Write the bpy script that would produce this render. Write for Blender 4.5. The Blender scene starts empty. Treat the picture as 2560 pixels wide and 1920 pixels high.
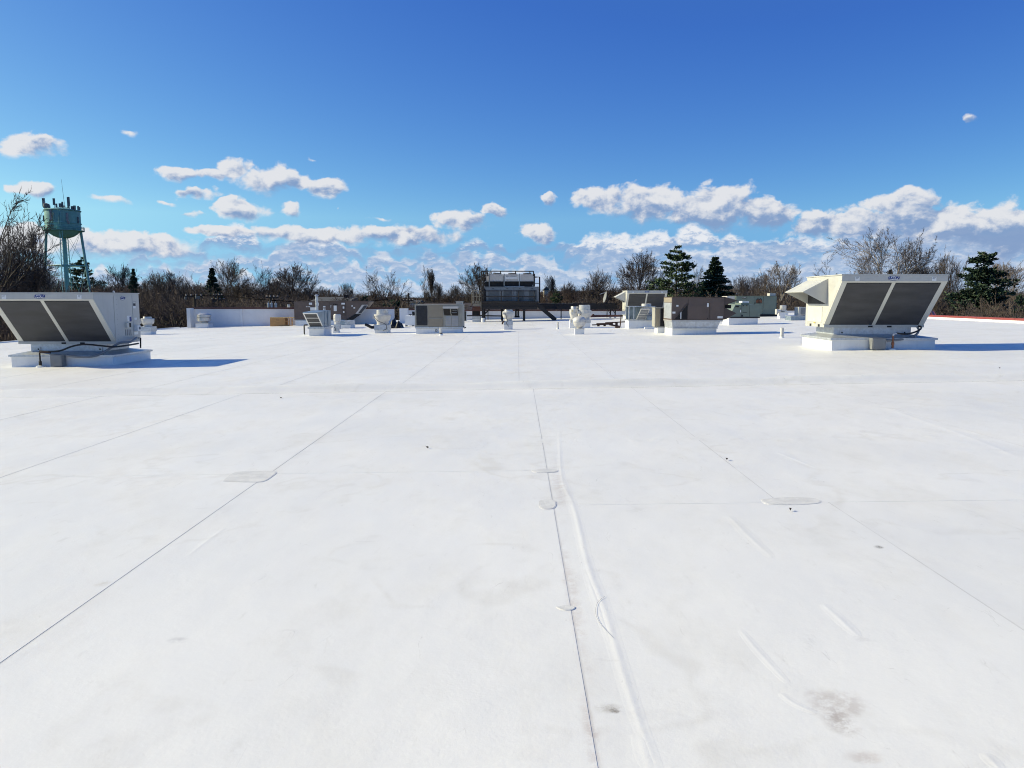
import bpy, math, random
import numpy as np
from mathutils import Vector, Matrix

random.seed(7)
R = math.radians
SC = bpy.context.scene
COL = SC.collection

# ------------------------------------------------------------------ camera
F = 1920.0                      # focal length in pixels of a 2560 px wide picture
CAM = Vector((0.0, 0.0, 1.6))
PITCH = math.atan((960 - 747) / F)
YAW = math.atan(14 / F)
cd = bpy.data.cameras.new('camera')
cd.sensor_width = 36.0
cd.lens = 36.0 * F / 2560
cd.clip_end = 8000
cam = bpy.data.objects.new('camera', cd)
cam.location = CAM
cam.rotation_euler = (math.pi / 2 - PITCH, 0, YAW)
COL.objects.link(cam)
SC.camera = cam

# ------------------------------------------------------------------ light
SUN_TO = Vector((-3.4, 0.53, 1.92)).normalized()
SUN_EL = math.asin(SUN_TO.z)
SUN_AZ = math.atan2(SUN_TO.x, SUN_TO.y)          # from +Y towards +X
SKY_STRENGTH = 0.13
EXPOSURE = 0.50
GAIN = 2 ** EXPOSURE
GRADE = ((0.050, 1.60), (0.078, 1.35), (0.265, 0.62))   # the clear blue as the camera drew it: gain, contrast per channel
sd = bpy.data.lights.new('sun', 'SUN')
sd.energy = 4.35
sd.angle = R(0.55)
sd.color = (1.0, 0.90, 0.60)
sun = bpy.data.objects.new('sun', sd)
sun.rotation_euler = SUN_TO.to_track_quat('Z', 'Y').to_euler()
sun.location = (-30, 5, 40)
COL.objects.link(sun)
SC.view_settings.view_transform = 'Standard'
SC.view_settings.look = 'None'
SC.view_settings.gamma = 1.0
SC.view_settings.exposure = EXPOSURE
SC.view_settings.use_curve_mapping = False
SC.cycles.max_bounces = 4
SC.cycles.diffuse_bounces = 3
SC.cycles.use_adaptive_sampling = True
SC.cycles.adaptive_threshold = 0.02
SC.cycles.adaptive_min_samples = 8
SC.cycles.use_denoising = True
SC.cycles.filter_width = 1.05

# ------------------------------------------------------------------ pixel helpers (2560 x 1920 photograph -> place in the world)
_rot = cam.rotation_euler.to_matrix()


def ray(u, v):
    return (_rot @ Vector(((u - 1280) / F, -(v - 960) / F, -1.0)))


def at(u, v, Y):
    d = ray(u, v)
    return CAM + d * (Y / d.y)


def on_x(u, v, X):
    d = ray(u, v)
    return CAM + d * (X / d.x)


SLOPE = 0.021


def gz(x):
    return SLOPE * x


def ground(u, v):
    d = ray(u, v)
    t = (SLOPE * CAM.x - CAM.z) / (d.z - SLOPE * d.x)
    return CAM + d * t


def azel(u, v):
    d = ray(u, v).normalized()
    return math.atan2(d.x, d.y), math.asin(d.z)


# ------------------------------------------------------------------ node helper
class NT:
    def __init__(s, tree):
        s.t = tree
        s.n = tree.nodes
        s.l = tree.links

    def node(s, typ, **kw):
        nd = s.n.new(typ)
        for k, v in kw.items():
            setattr(nd, k, v)
        return nd

    def put(s, sock, val):
        if isinstance(val, bpy.types.NodeSocket):
            s.l.new(val, sock)
        elif val is not None:
            sock.default_value = val

    def m(s, op, a, b=None, c=None, clamp=False):
        nd = s.node('ShaderNodeMath', operation=op, use_clamp=clamp)
        s.put(nd.inputs[0], a)
        if b is not None:
            s.put(nd.inputs[1], b)
        if c is not None:
            s.put(nd.inputs[2], c)
        return nd.outputs[0]

    def vm(s, op, a, b=None, out=0):
        nd = s.node('ShaderNodeVectorMath', operation=op)
        s.put(nd.inputs[0], a)
        if b is not None:
            s.put(nd.inputs[1], b)
        return nd.outputs[out]

    def comb(s, x, y, z=0.0):
        nd = s.node('ShaderNodeCombineXYZ')
        for i, q in enumerate((x, y, z)):
            s.put(nd.inputs[i], q)
        return nd.outputs[0]

    def sep(s, v):
        nd = s.node('ShaderNodeSeparateXYZ')
        s.put(nd.inputs[0], v)
        return nd.outputs

    def noise(s, vec, scale, detail=4.0, rough=0.55, dist=0.0, dim='3D', lac=2.0):
        nd = s.node('ShaderNodeTexNoise', noise_dimensions=dim)
        if vec is not None:
            s.put(nd.inputs['Vector'], vec)
        nd.inputs['Scale'].default_value = scale
        nd.inputs['Detail'].default_value = detail
        nd.inputs['Roughness'].default_value = rough
        nd.inputs['Distortion'].default_value = dist
        nd.inputs['Lacunarity'].default_value = lac
        return nd.outputs[0]

    def rng(s, v, a, b, c=0.0, d=1.0, smooth=True):
        nd = s.node('ShaderNodeMapRange', interpolation_type='SMOOTHSTEP' if smooth else 'LINEAR')
        s.put(nd.inputs[0], v)
        for i, q in enumerate((a, b, c, d)):
            s.put(nd.inputs[1 + i], q)
        return nd.outputs[0]

    def mix(s, f, a, b, mode='MIX'):
        nd = s.node('ShaderNodeMix', data_type='RGBA', blend_type=mode)
        s.put(nd.inputs[0], f)
        for sock, q in ((nd.inputs[6], a), (nd.inputs[7], b)):
            if isinstance(q, tuple) and len(q) == 3:
                q = q + (1.0,)
            s.put(sock, q)
        return nd.outputs[2]


# ------------------------------------------------------------------ world: nishita sky with a layer of clouds
world = bpy.data.worlds.new('World')
SC.world = world
world.use_nodes = True
W = NT(world.node_tree)
W.n.clear()
sky = W.node('ShaderNodeTexSky', sky_type='NISHITA')
sky.sun_disc = False
sky.sun_elevation = SUN_EL
sky.sun_rotation = SUN_AZ
sky.altitude = 200
sky.air_density = 0.7
sky.dust_density = 0.5
sky.ozone_density = 3.0

def noise_group(name, build):
    g_ = bpy.data.node_groups.new(name, 'ShaderNodeTree')
    g_.interface.new_socket(name='P', in_out='INPUT', socket_type='NodeSocketVector')
    for nm in ('A', 'B'):
        g_.interface.new_socket(name=nm, in_out='OUTPUT', socket_type='NodeSocketFloat')
    G = NT(g_)
    gi = G.node('NodeGroupInput')
    go = G.node('NodeGroupOutput')
    A_, B_ = build(G, gi.outputs[0])
    G.put(go.inputs[0], A_)
    G.put(go.inputs[1], B_)
    return g_


def build_noise(G, P):
    """billow noise for the single clouds, layered noise for the low deck"""
    PX, PY, PZ = G.sep(P)
    n1 = G.noise(G.vm('MULTIPLY', P, (1.0, 1.45, 0)), 30, 7, 0.57, 0.15, '2D')
    n2 = G.noise(G.vm('MULTIPLY', P, (1.0, 2.2, 0)), 75, 5, 0.6, 0.2, '2D')
    return n1, n2


ng = noise_group('cloud_noise', build_noise)
blobs = [  # u, v, rx, ry  in photograph pixels: single cumulus clouds of that sky
    (430, 436, 58, 24), (520, 440, 62, 22), (590, 428, 60, 38), (668, 455, 74, 50), (745, 452, 58, 28), (812, 468, 56, 30),
    (70, 366, 76, 32), (85, 470, 60, 20), (272, 495, 46, 14), (492, 488, 62, 18), (424, 509, 30, 8), (600, 532, 80, 32), (562, 508, 34, 16),
    (718, 520, 30, 20), (484, 536, 40, 10), (1152, 552, 88, 30), (1236, 528, 58, 18), (950, 545, 52, 10), (850, 528, 15, 9),
    (1370, 494, 30, 22), (785, 396, 18, 10), (748, 380, 12, 7), (318, 332, 40, 12),
    (1500, 500, 100, 42), (1620, 512, 140, 56), (1780, 520, 150, 62), (1890, 535, 110, 52),
    (2258, 506, 90, 36), (2110, 560, 170, 46), (2330, 560, 190, 60), (2530, 580, 170, 80), (2433, 296, 22, 11),
    (1350, 585, 76, 34), (1000, 592, 210, 34), (760, 588, 190, 30), (560, 580, 130, 16), (300, 612, 210, 44), (40, 600, 180, 40),
]
tc = W.node('ShaderNodeTexCoord')
dx, dy, dz = W.sep(tc.outputs['Generated'])
Pv = W.comb(W.m('ARCTAN2', dx, dy), W.m('ARCSINE', dz), 0.0)
warp = W.node('ShaderNodeTexNoise', noise_dimensions='2D')
W.put(warp.inputs['Vector'], Pv)
warp.inputs['Scale'].default_value = 24
warp.inputs['Detail'].default_value = 3
wv = W.vm('MULTIPLY', W.vm('SUBTRACT', warp.outputs['Color'], (0.5, 0.5, 0.5)), (0.040, 0.020, 0))
PW = W.vm('ADD', Pv, wv)
acc = hs_ = ws_ = None
for (bu, bv, rx, ry) in blobs:
    a0, e0 = azel(bu, bv)
    v_ = W.vm('MULTIPLY', W.vm('SUBTRACT', PW, (a0, e0, 0)), (F / rx * 0.95, F / ry * 0.95, 0))
    mk = W.rng(W.vm('LENGTH', v_, out=1), 1.30, 0.0, 0.0, 1.0 if ry > 15 else (0.66 if ry > 13 else 0.56))
    hy = W.m('MULTIPLY', W.vm('DOT_PRODUCT', v_, (-0.45, 1.0, 0), out=1), mk)
    acc = mk if acc is None else W.m('MAXIMUM', acc, mk)
    hs_ = hy if hs_ is None else W.m('ADD', hs_, hy)
    ws_ = mk if ws_ is None else W.m('ADD', ws_, mk)
Hrel = W.m('DIVIDE', hs_, W.m('ADD', ws_, 0.02))


def cnoise(vec):
    nd = W.node('ShaderNodeGroup', node_tree=ng)
    W.put(nd.inputs[0], vec)
    return nd.outputs


na = cnoise(Pv)
nb_ = cnoise(W.vm('ADD', Pv, (-0.0060, 0.0085, 0)))
el_ = W.sep(Pv)[1]
azx = W.sep(Pv)[0]
d1 = W.m('ADD', W.m('MULTIPLY', acc, 1.15), W.m('MULTIPLY_ADD', na[0], 1.25, -1.02))
a1 = W.rng(d1, -0.02, W.rng(Hrel, 0.3, -0.6, 0.26, 0.60))
lit1 = W.m('ADD', W.m('MULTIPLY', Hrel, 1.05), W.m('MULTIPLY', W.m('SUBTRACT', na[0], nb_[0]), 2.6))
lit1 = W.m('ADD', lit1, W.m('MULTIPLY', W.rng(d1, 0.5, 0.05), 0.30))
lit1 = W.rng(W.m('SUBTRACT', lit1, W.m('MULTIPLY', azx, 0.5)), -0.58, 0.42)
K = 1.0 / SKY_STRENGTH / GAIN
SH, LT = (0.235 * K, 0.35 * K, 0.575 * K), (0.78 * K, 0.79 * K, 0.82 * K)
c1 = W.mix(lit1, SH, LT)
# clear sky, with the blue as saturated as the camera drew it
svec = W.comb(dx, dy, W.m('MAXIMUM', dz, 0.10))
W.put(sky.inputs[0], svec)
q = SKY_STRENGTH * GAIN
sr = W.node('ShaderNodeSeparateColor')
W.put(sr.inputs[0], sky.outputs[0])
chans = [W.m('MULTIPLY', W.m('POWER', sr.outputs[i], kp), ka / q) for i, (ka, kp) in enumerate(GRADE)]
chans[1] = W.m('MINIMUM', chans[1], chans[2])      # the glow round the sun stays white
chans[0] = W.m('MINIMUM', chans[0], chans[1])
chans[1] = W.m('MAXIMUM', chans[1], W.m('MULTIPLY', chans[2], 0.29))
chans[0] = W.m('MAXIMUM', chans[0], W.m('MULTIPLY', chans[2], 0.085))
cc = W.node('ShaderNodeCombineColor')
for i in range(3):
    W.put(cc.inputs[i], chans[i])
final = cc.outputs[0]
# the low deck: rows of flat-based cumulus, the farthest first
ROWS = [(744, 722, 26, 0.20), (735, 708, 22, 0.26), (722, 690, 17, 0.30), (706, 668, 14, 0.33), (688, 642, 11, 0.35), (664, 612, 9, 0.38), (642, 584, 7.5, 0.41), (620, 564, 7, 0.49)]
for i, (vb_, vt_, fq, thr) in enumerate(ROWS):
    eb, et = (747 - vb_) / F, (747 - vt_) / F
    h = et - eb
    nd = W.node('ShaderNodeTexNoise', noise_dimensions='1D')
    W.put(nd.inputs['W'], W.m('MULTIPLY_ADD', azx, fq, 11.3 * i + 3.7))
    nd.inputs['Scale'].default_value = 1.0
    nd.inputs['Detail'].default_value = 3
    nd.inputs['Roughness'].default_value = 0.6
    cov = W.m('SUBTRACT', nd.outputs[0], W.m('SUBTRACT', thr, W.m('MULTIPLY', azx, 0.20)))
    top = W.rng(cov, 0.0, 0.26, 0.0, h, smooth=False)
    rel = W.m('ADD', W.m('SUBTRACT', el_, eb), W.m('MULTIPLY', W.m('SUBTRACT', W.m('ADD', W.m('MULTIPLY', na[0], 0.75), W.m('MULTIPLY', na[1], 0.25)), 0.5), h * 1.25))
    al = W.m('MULTIPLY', W.rng(W.m('SUBTRACT', top, rel), 0.0, h * 0.30), W.rng(rel, -h * 0.55, h * 0.12))
    tt = W.m('DIVIDE', rel, W.m('ADD', top, h * 0.15))
    lt = W.rng(W.m('ADD', tt, W.m('MULTIPLY', W.m('SUBTRACT', na[1], nb_[1]), 1.0)), -0.04, 0.58)
    far = 1 - i / 7.0
    dk = (0.27 + 0.18 * far, 0.41 + 0.17 * far, 0.65 + 0.12 * far)
    br = (0.84 - 0.12 * far, 0.855 - 0.08 * far, 0.89 - 0.03 * far)
    final = W.mix(W.m('MULTIPLY', al, 0.94), final, W.mix(lt, tuple(q_ * K for q_ in dk), tuple(q_ * K for q_ in br)))
final = W.mix(W.m('MULTIPLY', a1, 0.96), final, c1)
bg = W.node('ShaderNodeBackground')
bg.inputs['Strength'].default_value = SKY_STRENGTH
W.put(bg.inputs['Color'], final)
wo = W.node('ShaderNodeOutputWorld')
W.put(wo.inputs['Surface'], bg.outputs[0])
world.cycles.sampling_method = 'MANUAL'
world.cycles.sample_map_resolution = 512

# ------------------------------------------------------------------ materials
MATS = {}


def mat(name, col, rough=0.6, metal=0.0, var=0.10, vscale=3.0, dirt=0.0, dirtcol=(0.12, 0.09, 0.06), streak=0.0, bump=0.0, bscale=30.0,
        col2=None, spec=0.4, stretch=(1, 1, 1)):
    m = bpy.data.materials.new(name)
    m.use_nodes = True
    T = NT(m.node_tree)
    b = T.n['Principled BSDF']
    b.inputs['Roughness'].default_value = rough
    b.inputs['Metallic'].default_value = metal
    b.inputs['Specular IOR Level'].default_value = spec
    g = T.node('ShaderNodeNewGeometry').outputs['Position']
    gs = T.vm('MULTIPLY', g, stretch)
    n = T.noise(gs, vscale, 6, 0.6)
    c1 = tuple(max(0, x * (1 - var)) for x in col)
    c2 = col2 if col2 else tuple(min(0.9, x * (1 + var)) for x in col)
    c = T.mix(T.rng(n, 0.3, 0.7), c1, c2)
    if dirt > 0:
        n2 = T.noise(g, vscale * 2.3, 8, 0.68, 0.4)
        c = T.mix(T.m('MULTIPLY', T.rng(n2, 0.52, 0.75), dirt), c, dirtcol)
    if streak > 0:
        n3 = T.noise(T.vm('MULTIPLY', g, (9, 9, 0.8)), 1.5, 5, 0.6)
        c = T.mix(T.m('MULTIPLY', T.rng(n3, 0.5, 0.75), streak), c, dirtcol)
    T.put(b.inputs['Base Color'], c)
    T.put(b.inputs['Roughness'], T.rng(n, 0.3, 0.7, max(0.05, rough - 0.08), min(1, rough + 0.08)))
    if bump > 0:
        bp = T.node('ShaderNodeBump')
        bp.inputs['Strength'].default_value = bump
        bp.inputs['Distance'].default_value = 0.01
        T.put(bp.inputs['Height'], T.noise(g, bscale, 5, 0.6))
        T.put(b.inputs['Normal'], bp.outputs[0])
    MATS[name] = m
    return m


mat('cream_paint', (0.48, 0.48, 0.452), 0.45, var=0.05, vscale=1.5, dirt=0.10, streak=0.12, dirtcol=(0.30, 0.27, 0.22))
mat('cream_frame', (0.58, 0.58, 0.53), 0.42, var=0.04, vscale=2, dirt=0.06, dirtcol=(0.3, 0.27, 0.2))
mat('coil', (0.064, 0.065, 0.070), 0.65, var=0.20, vscale=1.6, stretch=(0.6, 1.0, 3.0), bump=0.15, bscale=120, spec=0.3)
mat('dark_coil', (0.022, 0.023, 0.027), 0.6, var=0.4, vscale=6, bump=0.5, bscale=90)
mat('black', (0.012, 0.012, 0.013), 0.7, var=0.2)
mat('rubber', (0.018, 0.018, 0.019), 0.5, var=0.2)
mat('galvanised', (0.50, 0.53, 0.56), 0.42, metal=0.55, var=0.16, vscale=9, dirt=0.18, streak=0.2, dirtcol=(0.3, 0.3, 0.3))
mat('galvanised_blue', (0.27, 0.34, 0.40), 0.38, metal=0.6, var=0.18, vscale=5, streak=0.35, dirtcol=(0.5, 0.52, 0.54))
mat('grey_box', (0.20, 0.21, 0.22), 0.5, var=0.08, vscale=4, dirt=0.1)
mat('curb_white', (0.76, 0.77, 0.77), 0.55, var=0.05, vscale=2.0, dirt=0.14, streak=0.12, dirtcol=(0.42, 0.40, 0.38), bump=0.3, bscale=6)
mat('white_metal', (0.58, 0.57, 0.545), 0.45, metal=0.1, var=0.07, vscale=5, dirt=0.25, streak=0.2, dirtcol=(0.36, 0.31, 0.26))
mat('spun_aluminium', (0.52, 0.52, 0.51), 0.38, metal=0.45, var=0.10, vscale=6, dirt=0.2, dirtcol=(0.36, 0.32, 0.28))
mat('brown_paint', (0.118, 0.088, 0.075), 0.55, var=0.10, vscale=2, dirt=0.12, streak=0.15, dirtcol=(0.15, 0.13, 0.12))
mat('brown_hood', (0.080, 0.060, 0.052), 0.55, var=0.10, vscale=2)
mat('tan_paint', (0.27, 0.235, 0.18), 0.55, var=0.06, vscale=3, dirt=0.10, streak=0.12)
mat('tan_frame', (0.33, 0.32, 0.28), 0.5, var=0.07, vscale=3, dirt=0.12)
mat('green_paint', (0.155, 0.195, 0.165), 0.5, var=0.07, vscale=2, dirt=0.1, streak=0.12, dirtcol=(0.1, 0.1, 0.08))
mat('dark_steel', (0.020, 0.017, 0.016), 0.6, var=0.25, vscale=5, dirt=0.2, dirtcol=(0.05, 0.03, 0.022))
mat('rust_steel', (0.045, 0.024, 0.019), 0.75, var=0.3, vscale=5, dirt=0.4, dirtcol=(0.10, 0.05, 0.03))
mat('grey_panel', (0.215, 0.235, 0.245), 0.5, var=0.08, vscale=3, streak=0.15, dirtcol=(0.2, 0.22, 0.23))
mat('pale_panel', (0.52, 0.50, 0.47), 0.5, var=0.05, vscale=3, dirt=0.1)
mat('wood_ply', (0.42, 0.235, 0.095), 0.7, var=0.18, vscale=3, stretch=(1, 1, 7), dirt=0.15)
mat('wood_pale', (0.56, 0.38, 0.16), 0.7, var=0.15, vscale=6)
mat('pole_wood', (0.050, 0.040, 0.033), 0.85, var=0.25, vscale=6, stretch=(1, 1, 0.15))
mat('tower_green', (0.22, 0.43, 0.39), 0.55, var=0.14, vscale=0.5, dirt=0.25, streak=0.35, dirtcol=(0.11, 0.20, 0.18))
mat('antenna', (0.16, 0.17, 0.17), 0.6, var=0.3, vscale=2)
mat('antenna_pale', (0.36, 0.31, 0.29), 0.6, var=0.2, vscale=2)
mat('red_coping', (0.23, 0.048, 0.044), 0.5, var=0.12, vscale=1.2)
mat('brown_coping', (0.085, 0.034, 0.028), 0.55, var=0.2, vscale=2)
mat('decal_white', (0.72, 0.73, 0.72), 0.5, var=0.06, vscale=20, dirt=0.2, dirtcol=(0.4, 0.4, 0.4))
mat('decal_blue', (0.012, 0.035, 0.20), 0.45, var=0.08, vscale=20)
mat('decal_dark', (0.035, 0.035, 0.04), 0.5, var=0.2, vscale=20)
mat('yellow_mark', (0.55, 0.42, 0.08), 0.5)
mat('wall_stucco', (0.72, 0.73, 0.74), 0.75, var=0.04, vscale=1.2, dirt=0.10, streak=0.10, dirtcol=(0.48, 0.48, 0.48), bump=0.3, bscale=12)
mat('copper', (0.26, 0.11, 0.065), 0.5, metal=0.5, var=0.2, vscale=20)
mat('tarp', (0.014, 0.014, 0.015), 0.45, var=0.3, vscale=8)
mat('roof_grey', (0.075, 0.078, 0.082), 0.85, var=0.2, vscale=1.5, bump=0.4, bscale=8)
mat('siding', (0.42, 0.38, 0.31), 0.8, var=0.08)
mat('mansard', (0.040, 0.028, 0.025), 0.85, var=0.3, vscale=1.0, bump=0.4, bscale=6)
mat('window_glass', (0.03, 0.035, 0.04), 0.12, spec=0.5)
mat('bark_dark', (0.060, 0.049, 0.044), 0.9, var=0.35, vscale=0.35)
mat('bark_brown', (0.086, 0.068, 0.060), 0.9, var=0.35, vscale=0.3)
mat('bark_pale', (0.34, 0.31, 0.27), 0.85, var=0.35, vscale=0.6)
mat('bark_mid', (0.165, 0.135, 0.115), 0.9, var=0.35, vscale=0.4)
mat('needles', (0.034, 0.068, 0.036), 0.7, var=0.5, vscale=0.6, col2=(0.090, 0.135, 0.062), spec=0.25)
mat('needles_blue', (0.026, 0.054, 0.036), 0.7, var=0.5, vscale=0.6, col2=(0.066, 0.105, 0.062), spec=0.25)
mat('wood_mass', (0.068, 0.055, 0.050), 0.95, var=0.4, vscale=0.07, col2=(0.118, 0.088, 0.074), spec=0.1)
mat('field', (0.070, 0.058, 0.036), 0.95, var=0.35, vscale=0.08, col2=(0.050, 0.060, 0.028), spec=0.1)
mat('hill_wood', (0.040, 0.034, 0.034), 0.95, var=0.4, vscale=0.05, bump=0.8, bscale=0.4, spec=0.1)
mat('wire', (0.010, 0.010, 0.011), 1.0, var=0.1, spec=0.0)
mat('patch', (0.655, 0.655, 0.65), 0.6, var=0.08, vscale=9, dirt=0.35, dirtcol=(0.52, 0.51, 0.49), bump=0.4, bscale=25)
mat('seam_dirt', (0.46, 0.455, 0.44), 0.8, var=0.35, vscale=1.4, dirt=0.5, dirtcol=(0.16, 0.14, 0.12))


def membrane_material(name, near):
    m = bpy.data.materials.new(name)
    m.use_nodes = True
    T = NT(m.node_tree)
    b = T.n['Principled BSDF']
    g = T.node('ShaderNodeNewGeometry').outputs['Position']
    oi = T.node('ShaderNodeObjectInfo')
    base = T.mix(T.rng(T.noise(g, 0.35, 4, 0.55, 0.1), 0.3, 0.7), (0.730, 0.732, 0.730), (0.800, 0.797, 0.785))
    base = T.mix(T.m('MULTIPLY', oi.outputs['Random'], 0.55), base, (0.785, 0.785, 0.78))
    # rub marks and faint dried puddles
    p1 = T.noise(T.vm('MULTIPLY', g, (1.0, 0.55, 1)), 1.7, 6, 0.66, 0.15)
    base = T.mix(T.m('MULTIPLY', T.rng(p1, 0.48, 0.78), 0.50), base, (0.62, 0.615, 0.60))
    p2 = T.noise(T.vm('MULTIPLY', g, (1.8, 0.5, 1)), 6.5, 5, 0.7, 0.2)
    base = T.mix(T.m('MULTIPLY', T.rng(p2, 0.60, 0.78), 0.34), base, (0.52, 0.51, 0.49))
    # welded laps: a dirty line at the edge of the sheet above and a smudged band beside it
    at_ = T.node('ShaderNodeAttribute', attribute_name='lap')
    ed = at_.outputs['Fac']
    has = T.m('GREATER_THAN', ed, 0.5)
    sn = T.noise(T.vm('MULTIPLY', g, (2.0, 0.8, 1)), 2.6, 6, 0.7)
    band = T.m('MULTIPLY', T.rng(ed, 1.24, 1.05), T.rng(sn, 0.42, 0.72))
    base = T.mix(T.m('MULTIPLY', T.m('MULTIPLY', band, has), 0.24), base, (0.56, 0.53, 0.50))
    sn2 = T.noise(T.vm('MULTIPLY', g, (1.0, 0.5, 1)), 1.9, 5, 0.7)
    line = T.m('MULTIPLY', T.rng(ed, 1.062, 1.046), T.rng(sn2, 0.30, 0.62, 0.25, 0.80))
    base = T.mix(T.m('MULTIPLY', line, has), base, (0.45, 0.44, 0.43))
    # tide marks of dried puddles and long faint scratches
    pn = T.noise(g, 0.42, 4, 0.55, 0.2)
    ring = T.m('MULTIPLY', T.rng(T.m('ABSOLUTE', T.m('SUBTRACT', pn, 0.53)), 0.018, 0.0), T.rng(sn2, 0.40, 0.62))
    base = T.mix(T.m('MULTIPLY', ring, 0.26), base, (0.56, 0.54, 0.50))
    film = T.rng(pn, 0.53, 0.66)
    base = T.mix(T.m('MULTIPLY', film, 0.16), base, (0.62, 0.61, 0.585))
    sc_ = T.noise(T.vm('MULTIPLY', g, (2.6, 0.55, 1)), 1.7, 3, 0.5, 0.3)
    scr = T.m('MULTIPLY', T.rng(T.m('ABSOLUTE', T.m('SUBTRACT', sc_, 0.58)), 0.0035, 0.0), T.rng(p2, 0.50, 0.62))
    base = T.mix(T.m('MULTIPLY', scr, 0.34), base, (0.42, 0.41, 0.40))
    # short scuffs, only here and there
    vo = T.node('ShaderNodeTexVoronoi', feature='F1')
    T.put(vo.inputs['Vector'], T.vm('ADD', T.vm('MULTIPLY', g, (1.1, 3.6, 1)), T.vm('MULTIPLY', T.comb(T.noise(g, 7, 3), T.noise(g, 9, 3)), (0.5, 0.5, 0))))
    vo.inputs['Scale'].default_value = 1.3
    vo.inputs['Randomness'].default_value = 1.0
    zone = T.rng(T.noise(g, 0.16, 3, 0.5), 0.50, 0.66)
    sx = T.sep(vo.outputs['Color'])[0]
    spot = T.m('MULTIPLY', T.rng(vo.outputs['Distance'], 0.10, 0.04), T.rng(sx, 0.45, 0.55))
    spot = T.m('MULTIPLY', spot, T.m('MULTIPLY_ADD', zone, 0.70, 0.10))
    base = T.mix(spot, base, (0.36, 0.35, 0.34))
    # singular stains of this roof: x, y, rx, ry, rotation, strength, colour
    stains = []
    for (u, v, ru, rv, st, c) in ((1526, 1774, 42, 15, 0.62, (0.36, 0.33, 0.28)), (1538, 1779, 16, 9, 0.9, (0.12, 0.09, 0.05)),
                                  (1484, 1826, 22, 22, 0.30, (0.45, 0.38, 0.34)),
                                  (2085, 1765, 95, 50, 0.55, (0.42, 0.37, 0.34)), (2100, 1805, 52, 40, 0.62, (0.34, 0.29, 0.26)), (2160, 1895, 60, 22, 0.45, (0.45, 0.38, 0.34)),
                                  (2197, 1369, 13, 5, 0.85, (0.16, 0.14, 0.10)), (447, 1602, 34, 9, 0.55, (0.46, 0.46, 0.47)), (262, 1459, 26, 8, 0.40, (0.5, 0.46, 0.38)), (590, 1870, 22, 32, 0.25, (0.5, 0.49, 0.47)),
                                  (1396, 1210, 20, 70, 0.42, (0.55, 0.49, 0.45)), (1432, 1500, 22, 200, 0.45, (0.56, 0.50, 0.46)), (1476, 1840, 24, 130, 0.45, (0.52, 0.45, 0.41)), (1690, 1790, 300, 22, 0.12, (0.5, 0.48, 0.46)),
                                  (1600, 1275, 40, 10, 0.3, (0.5, 0.49, 0.46))):
        c0 = ground(u, v)
        rxm = (ground(u + ru, v) - c0).length
        rym = abs(ground(u, v - rv).y - ground(u, v + rv).y) / 2
        stains.append((c0.x, c0.y, rxm, rym, st, c))
    nx = T.noise(g, 13, 6, 0.75)
    nb = T.vm('MULTIPLY', T.vm('SUBTRACT', T.comb(T.noise(g, 4, 5, 0.7), T.noise(T.vm('ADD', g, (7, 3, 0)), 4, 5, 0.7)), (0.5, 0.5, 0)), (1.0, 1.0, 0))
    for (x, y, rx, ry, st, c) in (stains if near else []):
        v_ = T.vm('MULTIPLY', T.vm('SUBTRACT', g, (x, y, 0)), (1 / rx, 1 / ry, 0))
        ln = T.vm('LENGTH', T.vm('ADD', v_, T.vm('MULTIPLY', nb, (1.6, 1.6, 0))), out=1)
        f = T.m('MULTIPLY', T.rng(ln, 1.1, 0.2), T.m('MULTIPLY', T.rng(nx, 0.36, 0.62), st))
        base = T.mix(f, base, c)
    T.put(b.inputs['Base Color'], base)
    T.put(b.inputs['Roughness'], T.rng(p1, 0.3, 0.8, 0.42, 0.62))
    b.inputs['Specular IOR Level'].default_value = 0.35
    h = T.m('ADD', T.m('MULTIPLY', T.noise(T.vm('MULTIPLY', g, (1.0, 0.7, 1)), 0.9, 3, 0.5, 0.1), 0.035), T.m('MULTIPLY', T.noise(g, 7, 5, 0.6), 0.004))
    h = T.m('ADD', h, T.m('MULTIPLY', T.noise(g, 60, 4, 0.6), 0.0009))
    bp = T.node('ShaderNodeBump')
    bp.inputs['Strength'].default_value = 0.55
    bp.inputs['Distance'].default_value = 1.0
    T.put(bp.inputs['Height'], h)
    T.put(b.inputs['Normal'], bp.outputs[0])
    MATS[name] = m


membrane_material('membrane', True)
membrane_material('membrane_far', False)


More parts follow.
